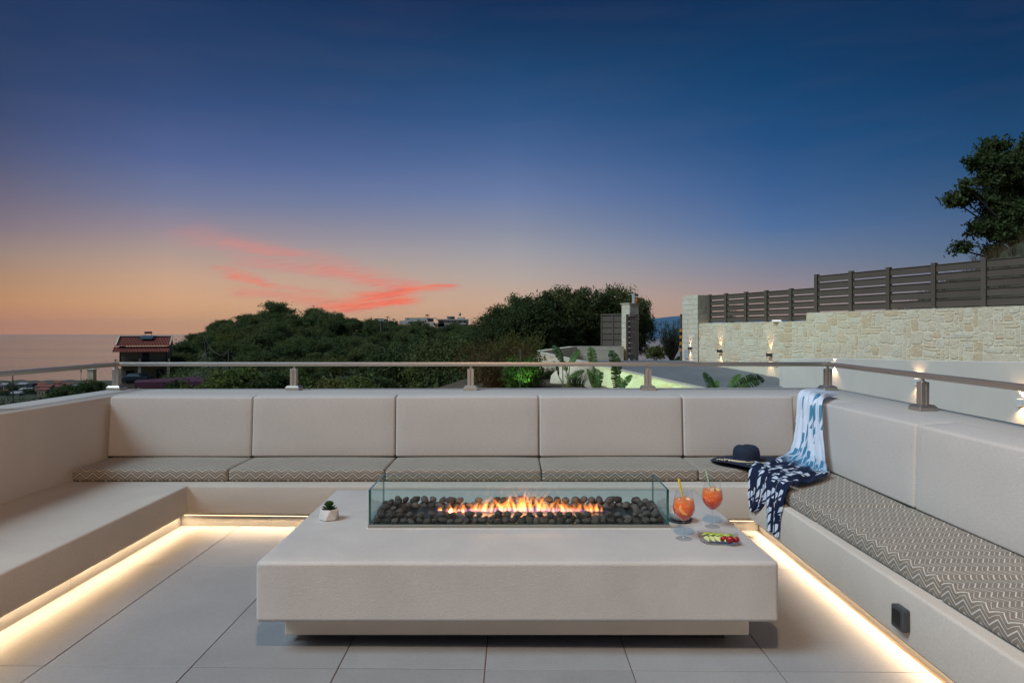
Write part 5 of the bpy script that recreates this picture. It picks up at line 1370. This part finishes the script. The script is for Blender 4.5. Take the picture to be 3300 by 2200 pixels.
st_ = thing('garden_stake', 'thin metal stake standing in the bed by the green lit plant', 'stake', at(1676,12.5,0))
MB().tube([at(1676,12.5,.1), at(1676,12.5,H+(1069-1123)*12.5/F)], .006, 5).build('stake', frame_metal, st_)
# shrubs beyond the gate opening
fs = thing('bare_shrub', 'fan shaped shrub of thin upright twigs beyond the gate opening', 'shrub', at(2165,31,0.0))
rn = random.Random(4); mb = MB(); z0 = H+(1069-1168)*31/F; tips = []
for k in range(120):
    a = rn.uniform(-1.0, .75); b2 = rn.uniform(-.5,.5); L = rn.uniform(1.1,1.9); p_ = Vector((at(2165,31,0)[0], 31, z0)); pts = [p_]
    d_ = Vector((math.sin(a)*.9, b2*.6, 1)).normalized()
    for i in range(5):
        d_ = (d_ + Vector((rn.uniform(-.12,.12)-a*.05, rn.uniform(-.1,.1), .16))).normalized(); p_ = p_ + d_*L/5; pts.append(p_)
    mb.tube(pts, [.018,.014,.011,.009,.006,.003], 4, cap=False); tips += pts[2:]
mb.build('twigs', bark, fs)
rs = np.random.RandomState(6); T = np.array([tuple(q-org(fs)) for q in tips]); c = np.repeat(T, 9, 0) + rs.normal(size=(len(T)*9,3))*.05; V, Fc = leaf_cloud(c, .022, rs, 3, up=1); link('leaves', fast_mesh('leaves', V, Fc, dark_leaf), fs)
bush('bush', 'leafy green bush just right of the gate pillar', 2108, 31, .45, 0, 1112)
bush('bush', 'low dark bush under the bare shrub', 2190, 33, .5, 1, 1142)
# ================================================================== SMALL THINGS ON TABLE AND BENCH
# scarf ------------------------------------------------------------
sc_m = bpy.data.materials.new('printed_scarf'); sc_m.use_nodes = True; n = N(sc_m.node_tree); b = sc_m.node_tree.nodes['Principled BSDF']
uvn = n.new('ShaderNodeUVMap').outputs[0]; u, v, _ = n.sep(uvn)
def shards(su, sv, skew, thr, seed):
    a = n.m('ADD', n.m('MULTIPLY', u, su), n.m('MULTIPLY', v, skew)); c = n.m('MULTIPLY', v, sv)
    c = n.m('ADD', c, n.m('MULTIPLY', n.m('FLOOR', a), .43))
    wn = n.new('ShaderNodeTexWhiteNoise'); wn.noise_dimensions = '3D'; n.put(wn.inputs['Vector'], n.comb(n.m('FLOOR', a), n.m('FLOOR', c), seed))
    fa, fc = n.m('FRACT', a), n.m('FRACT', n.m('ADD', c, n.m('MULTIPLY', n.m('FRACT', a), .55)))
    ina = n.m('MULTIPLY', n.m('GREATER_THAN', fa, .12), n.m('LESS_THAN', fa, .88)); inc = n.m('MULTIPLY', n.m('GREATER_THAN', fc, .14), n.m('LESS_THAN', fc, .86))
    return n.m('MULTIPLY', n.m('MULTIPLY', ina, inc), n.m('GREATER_THAN', wn.outputs[0], thr))
s1 = shards(13, 12, 3.0, .60, 1.0); s2 = shards(15, 24, 4.0, .50, 2.0)
wv = n.noise(n.comb(n.m('MULTIPLY', u, 3), n.m('MULTIPLY', v, 3), 0), 1.5, 3)
vv = n.m('ADD', v, n.m('MULTIPLY', n.m('SUBTRACT', wv, .5), .14))
topc = n.mix(s1, (.70,.76,.86,1), n.mix(n.mapr(vv, .1, .45), (.10,.30,.44,1), (.05,.20,.34,1)))
topc = n.mix(n.mapr(vv, .34, .50, 0, .75), topc, (.05,.20,.34,1))
botc = n.mix(s2, (.010,.018,.050,1), (.62,.68,.80,1))
col = n.mix(n.mapr(vv, .47, .56, smooth=True), topc, botc)
n.l.new(col, b.inputs['Base Color']); b.inputs['Roughness'].default_value = .75; b.inputs['Specular IOR Level'].default_value = .2
tr = n.new('ShaderNodeBsdfTranslucent'); n.l.new(col, tr.inputs[0]); mx = n.new('ShaderNodeMixShader'); mx.inputs[0].default_value = .18
n.l.new(b.outputs[0], mx.inputs[1]); n.l.new(tr.outputs[0], mx.inputs[2]); n.l.new(mx.outputs[0], sc_m.node_tree.nodes['Material Output'].inputs[0])
scarf = thing('scarf', 'sheer white and navy printed scarf draped from the backrest corner over the seat edge', 'scarf', (2.0, 4.8, .4))
def sheet(secs, nu, nv, fold, nf, ph, noise_amp, v0, v1, name='cloth', seed=0, u0=0, u1=1, back=(0,-1,0)):
    """secs: list of (left, right) points; Catmull-Rom between them; folds push along the sheet normal"""
    L = [Vector(a) for a, b_ in secs]; Rr = [Vector(b_) for a, b_ in secs]
    def cr(P_, t):
        k = len(P_)-1; x = t*k; i = min(int(x), k-1); f = x-i
        p0, p1, p2, p3 = P_[max(i-1,0)], P_[i], P_[i+1], P_[min(i+2,k)]
        return .5*((2*p1)+(p2-p0)*f+(2*p0-5*p1+4*p2-p3)*f*f+(3*p1-p0-3*p2+p3)*f**3)
    G = []
    for j in range(nv+1):
        t = j/nv; a, b_ = cr(L, t), cr(Rr, t); G.append([a.lerp(b_, i/nu) for i in range(nu+1)])
    V = []; UV = []
    for j in range(nv+1):
        t = j/nv; fa = fold(t) if callable(fold) else fold
        for i in range(nu+1):
            s_ = i/nu; p_ = G[j][i]; du = G[j][min(i+1,nu)]-G[j][max(i-1,0)]; dv = G[min(j+1,nv)][i]-G[max(j-1,0)][i]
            nr = du.cross(dv); nr = nr.normalized() if nr.length > 1e-9 else Vector((0,-1,0))
            if nr.dot(Vector(back)) < 0: nr = -nr
            w_ = math.sin(2*PI*nf*(s_**1.15)+ph+.9*math.sin(t*4+seed)) + .45*math.sin(2*PI*nf*2.3*s_+t*5+seed)
            na = noise_amp(t) if callable(noise_amp) else noise_amp
            q = p_ + nr*(fa*(w_*.5+.75)) + nr*na*(.6+mnoise.noise(Vector((s_*5+seed, t*9, seed)))+.5*mnoise.noise(Vector((s_*13, t*19+seed, 3))))
            V.append(tuple(q - org(scarf))); UV.append((u0+(u1-u0)*s_, v0+(v1-v0)*t))
    Fc = [(j*(nu+1)+i, j*(nu+1)+i+1, (j+1)*(nu+1)+i+1, (j+1)*(nu+1)+i) for j in range(nv) for i in range(nu)]
    me = bpy.data.meshes.new(name); me.from_pydata(V, [], Fc); me.materials.append(sc_m)
    uvl = me.uv_layers.new(name='UVMap')
    for p_ in me.polygons:
        p_.use_smooth = True
        for li in p_.loop_indices: uvl.data[li].uv = UV[me.loops[li].vertex_index]
    o = link(name, me, scarf); md = o.modifiers.new('sub', 'SUBSURF'); md.levels = 1; md.render_levels = 1; return o
main_secs = [((2.44,5.42,.893),(2.43,5.07,.893)), ((2.34,5.33,.900),(2.30,4.95,.895)), ((2.225,5.26,.885),(2.19,4.80,.875)), ((2.20,5.24,.72),(2.175,4.74,.70)),
             ((2.15,5.20,.53),(2.17,4.69,.52)), ((2.05,5.13,.425),(2.15,4.62,.415)), ((1.93,5.03,.405),(2.10,4.52,.402)), ((1.80,4.93,.405),(1.95,4.36,.402)), ((1.715,4.86,.405),(1.76,4.22,.402))]
sheet(main_secs, 44, 70, lambda t: .020 if t < .55 else .012, 4.5, .4, lambda t: .004 if t < .5 else .028*min(1, (t-.5)*5), 0, .74, seed=2, back=(-.5,-.6,.6))
sheet([((1.735,4.86,.425),(1.735,4.50,.425)), ((1.688,4.80,.395),(1.688,4.47,.395)), ((1.672,4.77,.29),(1.672,4.46,.28)), ((1.668,4.75,.20),(1.668,4.53,.20)), ((1.665,4.72,.130),(1.665,4.66,.135))],
      18, 26, .016, 2.3, 1.2, .004, .72, .95, seed=5, u0=0, u1=.5, back=(-1,0,.2))
sheet([((1.74,4.52,.425),(1.74,4.20,.425)), ((1.688,4.49,.395),(1.688,4.15,.395)), ((1.670,4.45,.30),(1.670,4.17,.29)), ((1.664,4.43,.20),(1.664,4.21,.20)), ((1.660,4.41,.10),(1.660,4.22,.088))],
      18, 30, .018, 2.0, .2, .004, .72, 1.0, seed=8, u0=.5, u1=1, back=(-1,0,.2))

# hat --------------------------------------------------------------
felt = mottled('navy_felt', (.012,.020,.042), (.009,.015,.032), 20, .85, 300, .3, .001)
hat = thing('sun_hat', 'wide brimmed navy sun hat lying on the seat cushion in the corner', 'hat', (1.735, 5.055, .392))
V = []; prof = [(.0,.138),(.035,.139),(.062,.134),(.082,.120),(.092,.098),(.095,.070),(.094,.040),(.096,.022),(.106,.014),(.14,.013),(.19,.016),(.235,.014),(.250,.010)]
seg = 48; mbc = MB(); mbb = MB()
def hp(r_, z, a):
    wv_ = (.014*math.sin(2*a+.6)+.008*math.sin(3*a+2)) * max(0, (r_-.10)/.15)**1.3
    dent = -.012*math.exp(-((r_*math.cos(a-.3))/.02)**2) * (1 if r_ < .07 else 0)
    return (1.735 + r_*math.cos(a)*1.02, 5.055 + r_*math.sin(a), .396 + z + wv_ + dent + (.006 if r_ > .12 else 0))
for (m_, rng_) in ((mbc, prof[:9]), (mbb, prof[8:])):
    n0 = len(m_.v)
    for (r_, z) in rng_:
        for k in range(seg): m_.v.append(hp(r_, z, 2*PI*k/seg))
    for i in range(len(rng_)-1):
        for k in range(seg): k2 = (k+1) % seg; m_.face((i*seg+k, i*seg+k2, (i+1)*seg+k2, (i+1)*seg+k))
co = mbc.build('crown', felt, hat, smooth=True); bo_ = mbb.build('brim', felt, hat, smooth=True)
md = bo_.modifiers.new('thick', 'SOLIDIFY'); md.thickness = .003
rope = M('straw_cord', (.60,.52,.36), .8)
rp = MB()
for q in range(3):
    pts = []
    for i in range(16):
        a = PI*1.02 + i/15*PI*.72; r_ = .150+.045*math.sin(i*.42+q*.5)*math.sin(i*.2)+q*.006
        p_ = hp(r_, .018, a); pts.append((p_[0], p_[1], p_[2]+.008+q*.003))
    rp.tube(pts, .0030, 5)
rp.build('cord', rope, hat, smooth=True)
for i in range(15):
    a = PI*1.0 + i/14*.62; r_ = .195 + .022*math.sin(i*.9); p_ = hp(r_, .016, a)
    m_ = MB(); m_.lathe([(0,-.006),(.005,-.004),(.007,0),(.005,.004),(0,.006)], 8, (p_[0]+(.02 if i % 2 else 0), p_[1], p_[2]+.009)); m_.build('bead', rope, hat, smooth=True)
st = MB()
for (x0, dx, zz_) in ((1.83,.01,.33),(1.853,.035,.318),(1.80,-.02,.345)):
    p0 = Vector((x0-.06, 4.87, .408)); st.tube([p0+Vector((-.05,.05,.012)), p0+Vector((0,0,.004)), p0+Vector((.018,-.018,-.012)), p0+Vector((.03+dx*.3,-.020,-.05)), Vector((x0-.06+.03+dx, 4.848, zz_))], .0013, 4)
st.build('tassel', rope, hat)

# glasses ----------------------------------------------------------
wine = bpy.data.materials.new('wine_glass'); wine.use_nodes = True; g = N(wine.node_tree); g.n.clear()
t1 = g.new('ShaderNodeBsdfTransparent'); t1.inputs[0].default_value = (.965,.97,.975,1); t2 = g.new('ShaderNodeBsdfGlossy'); t2.inputs['Roughness'].default_value = .03
f_ = g.new('ShaderNodeFresnel'); f_.inputs[0].default_value = 1.6; x_ = g.new('ShaderNodeMixShader'); g.l.new(g.m('MULTIPLY', g.m('ADD', g.m('MULTIPLY', f_.outputs[0], 1.25), .05), g.m('SUBTRACT', 1.0, g.new('ShaderNodeNewGeometry').outputs['Backfacing'])), x_.inputs[0]); g.l.new(t1.outputs[0], x_.inputs[1]); g.l.new(t2.outputs[0], x_.inputs[2])
g.l.new(x_.outputs[0], g.new('ShaderNodeOutputMaterial').inputs[0])
drink_m = bpy.data.materials.new('orange_drink'); drink_m.use_nodes = True; n = N(drink_m.node_tree); b = drink_m.node_tree.nodes['Principled BSDF']
oz = n.sep(objco(n))[2]
dc = n.ramp(n.mapr(oz, .088, .188), [(0,(.72,.016,.0,1)),(.35,(.92,.055,.0,1)),(.7,(1,.14,.002,1)),(1,(1,.30,.04,1))])
dc = n.mix(n.mapr(n.noise(objco(n), 38, 3, .5, 1.0), .42, .65, 0, .45), dc, (.92,.42,.22,1))
n.l.new(dc, b.inputs['Base Color']); b.inputs['Roughness'].default_value = .12; b.inputs['Specular IOR Level'].default_value = .15
t3 = n.new('ShaderNodeBsdfTranslucent'); n.l.new(dc, t3.inputs[0]); t4 = n.new('ShaderNodeBsdfTransparent'); n.l.new(dc, t4.inputs[0])
m1 = n.new('ShaderNodeMixShader'); m1.inputs[0].default_value = .22; n.l.new(b.outputs[0], m1.inputs[1]); n.l.new(t3.outputs[0], m1.inputs[2])
m2 = n.new('ShaderNodeMixShader'); m2.inputs[0].default_value = .12; n.l.new(m1.outputs[0], m2.inputs[1]); n.l.new(t4.outputs[0], m2.inputs[2])
n.l.new(m2.outputs[0], drink_m.node_tree.nodes['Material Output'].inputs[0])
ice_m = M('ice', (.98,.60,.36), .15, 0, .6); n, b = nodes(ice_m); b.inputs['Transmission Weight'].default_value = .35; b.inputs['IOR'].default_value = 1.31
orange_m = M('orange_slice', (.80,.36,.06), .5); lemon_m = M('citrus_slice', (.75,.58,.16), .5)
def bowl_r(z): return float(np.interp(z, [.085,.092,.105,.120,.138,.150,.170,.195,.228], [.006,.018,.032,.044,.0505,.0512,.0485,.0435,.0365]))
def spritz(label, x, y, straw_m, sa, seed):
    rn = random.Random(seed); t = thing('wine_glass', label, 'glass', (x, y, ZT), None)
    pr = [(.0,.001),(.036,.0012),(.0385,.0025),(.034,.004),(.012,.007),(.005,.012),(.0036,.03),(.0034,.06),(.0045,.078)] + [(bowl_r(z), z) for z in (.086,.092,.098,.105,.112,.120,.130,.138,.146,.155,.165,.175,.19,.205,.228)]
    MB().lathe(pr, 32, (x,y,ZT)).build('glass', wine, t, smooth=True)
    MB().lathe([(.0355,.2275),(.0375,.2275),(.0375,.2290),(.0355,.2290),(.0355,.2275)], 32, (x,y,ZT)).build('rim', wine, t, smooth=True)
    dr = thing('drink', label.replace('stemmed glass', 'orange spritz drink').split(' with')[0], 'drink', (x, y, ZT)); dr['label'] = 'orange iced drink in the ' + ('nearer glass with the yellow straw' if seed == 1 else 'farther glass with the green straw')
    zs = [.088,.093,.099,.106,.114,.122,.131,.140,.150,.160,.170,.180,.187]
    MB().lathe([(0,.0875)]+[(bowl_r(z)-.0016, z) for z in zs]+[(0,.187)], 32, (x,y,ZT)).build('liquid', drink_m, dr, smooth=60)
    for k in range(6):
        a = rn.uniform(0,6.3); r_ = rn.uniform(.008,.026); z = ZT+rn.uniform(.168,.190); s_ = rn.uniform(.009,.012)
        ax = Vector((rn.uniform(-1,1),rn.uniform(-1,1),rn.uniform(-1,1))).normalized(); ay = ax.cross(Vector((.2,.5,.8))).normalized(); az = ax.cross(ay)
        MB().obox((x+r_*math.cos(a), y+r_*math.sin(a), z), ax*s_, ay*s_, az*s_).build('ice_cube', ice_m, dr, bevel=.002, smooth=True)
    m_ = MB().lathe([(0,-.0022),(.026,-.0022),(.028,0),(.026,.0022),(0,.0022)], 24, (0,0,0)); rot = Matrix.Rotation(R(66), 3, 'X') @ Matrix.Rotation(R(20), 3, 'Y')
    cc_ = Vector((x-.006, y-.038, ZT+.150)) if seed == 1 else Vector((x+.014, y-.016, ZT+.188))
    if seed == 2: rot = Matrix.Rotation(R(18), 3, 'X')
    m_.v = [tuple(rot @ Vector(q)*(1 if seed == 1 else .7) + cc_) for q in m_.v]; m_.build('citrus_slice', orange_m if seed == 1 else lemon_m, dr)
    b0 = Vector((x+.012, y+.006, ZT+.11)); e0 = Vector((x+sa, y-.004, ZT+.285 if seed == 1 else ZT+.280))
    MB().tube([b0, b0.lerp(e0,.5)+Vector((.001,0,0)), e0], .0032, 10).build('straw', straw_m, dr, smooth=40)
    if seed == 1: MB().tube([b0+Vector((.004,.01,0)), e0+Vector((.008,.01,-.004))], .0030, 10).build('straw', straw_m, dr, smooth=40)
ys_m = M('yellow_straw', (.78,.62,.03), .35); gs_m = M('pale_green_straw', (.35,.72,.38), .35)
spritz('large stemmed glass with two yellow straws beside the glass fire box', .812, 3.225, ys_m, -.028, 1)
spritz('large stemmed glass with a pale green straw, farther back on the table', 1.005, 3.425, gs_m, -.034, 2)
# bowl on a saucer behind the nearer glass
cer = mottled('white_ceramic', (.62,.63,.64), (.56,.57,.58), 40, .35, 200, .1)
bw = thing('bowl', 'small white bowl of nuts behind the nearer glass', 'bowl', (.868, 3.53, ZT))
MB().lathe([(0,.004),(.03,.003),(.048,.012),(.062,.034),(.066,.048),(.063,.048),(.058,.034),(.044,.014),(0,.011)], 32, (.868,3.53,ZT+.004)).build('bowl', cer, bw, smooth=True)
MB().lathe([(0,.0005),(.045,.0005),(.060,.006),(.058,.008),(0,.004)], 32, (.868,3.53,ZT)).build('saucer', dark_plastic, bw, smooth=True)
nut = mottled('roasted_nut', (.32,.17,.08), (.22,.11,.05), 60, .6); rn = random.Random(5); nm = MB()
for k in range(26):
    a = rn.uniform(0,6.3); r_ = .045*math.sqrt(rn.random()); c = (.868+r_*math.cos(a), 3.53+r_*math.sin(a), ZT+.043+rn.uniform(0,.010)); nm.lathe([(0,-.005),(.006,-.002),(.006,.002),(0,.005)], 7, c)
nm.build('nuts', nut, bw, smooth=True)
# fruit plate
pl_m = wine
fp = thing('fruit_plate', 'square clear glass plate with upturned corners holding sliced fruit', 'plate', (.962, 3.165, ZT))
ca, sa_ = math.cos(R(-10)), math.sin(R(-10))
def fpnt(a, b_, z): return (.962+a*ca-b_*sa_, 3.165+a*sa_+b_*ca, ZT+z)
k = 12; tops = []; mb = MB()
for (off, fl) in ((.0012, 0), (.006, 1)):
    base = len(mb.v)
    for j in range(k+1):
        for i in range(k+1):
            a, b_ = (i/k-.5)*.185, (j/k-.5)*.150; e_ = max(abs(i/k-.5)*2, abs(j/k-.5)*2); cr_ = abs(i/k-.5)*2*abs(j/k-.5)*2
            mb.v.append(fpnt(a, b_, off + .016*max(0, e_-.6)/.4*.8 + .014*cr_**3))
    for j in range(k):
        for i in range(k): q = base+j*(k+1)+i; mb.face((q, q+1, q+k+2, q+k+1))
edge = [i for i in range(k+1)] + [j*(k+1)+k for j in range(1,k+1)] + [k*(k+1)+i for i in range(k-1,-1,-1)] + [j*(k+1) for j in range(k-1,0,-1)]
for q in range(len(edge)): a, b_ = edge[q], edge[(q+1) % len(edge)]; o_ = (k+1)**2; mb.face((a, b_, b_+o_, a+o_))
mb.build('plate', pl_m, fp, smooth=50)
skin = M('apple_skin', (.30,.42,.03), .35); flesh = M('apple_flesh', (.62,.62,.25), .5); pear = M('pear_flesh', (.66,.60,.42), .5); redm = mottled('red_berry', (.32,.012,.018), (.22,.008,.014), 60, .3, 200, .3, .001)
def wedge(label, a, b_, rz, s_, mats_, cat='fruit', name='apple_slice', tilt=50):
    t = thing(name, label, cat, fpnt(a, b_, .012)); mb = MB(); seg = 10; base = Vector(fpnt(a, b_, .012+s_*.25)); rot = Matrix.Rotation(R(rz), 3, 'Z') @ Matrix.Rotation(R(tilt), 3, 'X')
    ring = []
    for i in range(seg+1):
        th = PI*i/seg; x_ = -math.cos(th)*s_; r_ = math.sin(th)*s_*.62
        ring.append((Vector((x_, 0, 0)), Vector((x_, r_*.30, r_)), Vector((x_, -r_*.30, r_)), Vector((x_, 0, r_*1.1))))
    for r4 in ring: mb.v += [tuple(rot @ q + base) for q in r4]
    for i in range(seg):
        p_, q_ = 4*i, 4*(i+1)
        mb.cur = 0; mb.face((p_, q_, q_+1, p_+1)); mb.face((p_+2, q_+2, q_, p_)); mb.cur = 1; mb.face((p_+1, q_+1, q_+3, p_+3)); mb.face((p_+3, q_+3, q_+2, p_+2))
    mb.build('slice', mats_, t, smooth=30)
for k in range(5): wedge(['green apple slice at the left end of the fruit plate','second green apple slice from the left on the plate','middle green apple slice on the plate','fourth green apple slice from the left on the plate','green apple slice touching the red berries'][k], -.062+k*.022, -.028+k*.002, 100+k*8, .027, [flesh, skin], tilt=35)
for k in range(4): wedge(['pale pear slice at the back left of the fruit plate','second pale pear slice along the back of the plate','third pale pear slice along the back of the plate','pale pear slice beside the green leaf at the back'][k], -.052+k*.030, .036-k*.006, 10-k*9, .030, [pear, skin], name='pear_slice', tilt=30)
def berry(label, a, b_, s_):
    t = thing('strawberry', label, 'fruit', fpnt(a, b_, .012)); c = Vector(fpnt(a, b_, .011+s_)); bm = bmesh.new(); bmesh.ops.create_icosphere(bm, subdivisions=3, radius=s_)
    for v in bm.verts: v.co = Vector((v.co.x*(1.05), v.co.y, v.co.z*(.92 - .12*(v.co.x/s_))))
    for f in bm.faces: f.smooth = True
    me = bpy.data.meshes.new('berry'); bm.to_mesh(me); bm.free(); me.materials.append(redm); o = link('berry', me, t, c-org(t)); o.rotation_euler = (.2, .3, s_*90)
    MB().lathe([(0,.002),(.005,.0),(.008,-.002)], 6, tuple(c+Vector((-s_*.3,.0,s_*.88)))).build('calyx', skin, t)
berry('large red strawberry at the front of the fruit plate', .042, -.040, .0185); berry('red strawberry behind the large one, next to the apple slices', .016, -.020, .0150); berry('dark red strawberry at the right of the plate', .070, -.026, .0150)
lf = thing('mint_leaf', 'small green leaf lying behind the strawberries', 'leaf', fpnt(.045,.012,.03)); m_ = MB()
m_.poly([fpnt(.02,.02,.030), fpnt(.045,.012,.040), fpnt(.075,.004,.030), fpnt(.05,.022,.034)]); m_.poly([fpnt(.03,.022,.034), fpnt(.05,.03,.036), fpnt(.068,.016,.033)]); m_.build('leaf', M('mint_green', (.12,.32,.05), .5), lf)

# succulent in a faceted pot ---------------------------------------
pot_m = mottled('white_pot', (.66,.64,.60), (.60,.585,.55), 30, .55, 300, .2, .0006)
pt = thing('succulent_pot', 'small white faceted pot on the left end of the fire table', 'pot', (-.955, 3.565, ZT))
px_, py_ = -.955, 3.565; mb = MB(); k = 6
lo_ = [(px_+.052*math.cos(2*PI*i/k-PI/2-.12), py_+.052*math.sin(2*PI*i/k-PI/2-.12), ZT+.004) for i in range(k)]
hi_ = [(px_+.049*math.cos(2*PI*(i+.5)/k-PI/2-.12), py_+.049*math.sin(2*PI*(i+.5)/k-PI/2-.12), ZT+.056) for i in range(k)]
ft = [(px_+.045*math.cos(2*PI*i/k-PI/2-.12), py_+.045*math.sin(2*PI*i/k-PI/2-.12), ZT+.0005) for i in range(k)]
inn = [(px_+.042*math.cos(2*PI*(i+.5)/k-PI/2-.12), py_+.042*math.sin(2*PI*(i+.5)/k-PI/2-.12), ZT+.0555) for i in range(k)]
inb = [(a, b_, ZT+.045) for a, b_, c in inn]
mb.v = lo_+hi_+ft+inn+inb
for i in range(k):
    j = (i+1) % k; mb.face((i, j, k+i)); mb.face((j, k+j, k+i)); mb.face((2*k+i, 2*k+j, j, i)); mb.face((k+i, k+j, 3*k+j, 3*k+i)); mb.face((3*k+i, 3*k+j, 4*k+j, 4*k+i))
mb.face([2*k+i for i in range(k)][::-1]); mb.build('pot', pot_m, pt, bevel=.0012, seg=1)
MB().poly([(a,b_,c+.002) for a,b_,c in inb]).build('soil', soil, pt)
sm = leaf_mat('succulent_green', (.035,.085,.022), (.05,.11,.03), .45, .05, sc=30)
su = thing('succulent', 'dark green rosette succulent growing in the white pot', 'plant', (px_, py_, ZT+.047)); rn = random.Random(2)
for ring, (cnt_, tilt, ln, z0_) in enumerate(((9, 72, .040, .004), (9, 52, .040, .010), (8, 34, .036, .016), (6, 18, .028, .022), (4, 6, .018, .026))):
    for q in range(cnt_):
        a = 2*PI*q/cnt_ + ring*.4 + rn.uniform(-.1,.1); ti = R(tilt+rn.uniform(-6,6)); d_ = Vector((math.cos(a)*math.sin(ti), math.sin(a)*math.sin(ti), math.cos(ti))); sd_ = Vector((-math.sin(a), math.cos(a), 0)); up_ = sd_.cross(d_)*-1
        b0 = Vector((px_, py_, ZT+.047+z0_)); mb = MB(); w_ = .0085
        secs = [(0,.35,.5),(.35,.85,1),(.7,1.0,.9),(.9,.6,.5),(1.0,.05,.05)]
        for (t_, ww, th) in secs:
            c = b0 + d_*ln*t_ + up_*.004*t_*t_
            mb.v += [tuple(c-sd_*w_*ww), tuple(c+up_*.0028*th), tuple(c+sd_*w_*ww), tuple(c-up_*.0028*th)]
        for i in range(4):
            for s_ in range(4): s2_ = (s_+1) % 4; mb.face((4*i+s_, 4*i+s2_, 4*i+4+s2_, 4*i+4+s_))
        mb.face((0,1,2,3)); mb.build('leaf', sm, su, smooth=True)

# ================================================================== THE AIR
HAZE = 1.9e-5
hz = bpy.data.materials.new('air_haze'); hz.use_nodes = True; q = N(hz.node_tree); q.n.clear()
pv = q.new('ShaderNodeVolumePrincipled'); pv.inputs['Color'].default_value = (.80,.81,.84,1); pv.inputs['Density'].default_value = HAZE; pv.inputs['Anisotropy'].default_value = .2
q.l.new(pv.outputs[0], q.new('ShaderNodeOutputMaterial').inputs['Volume'])
tag(MB().box(-24100, 24100, -3100, 22100, SEA-60, 330).build('haze', hz), 'thin dusk air that pales the far coast', 'haze', kind='stuff')
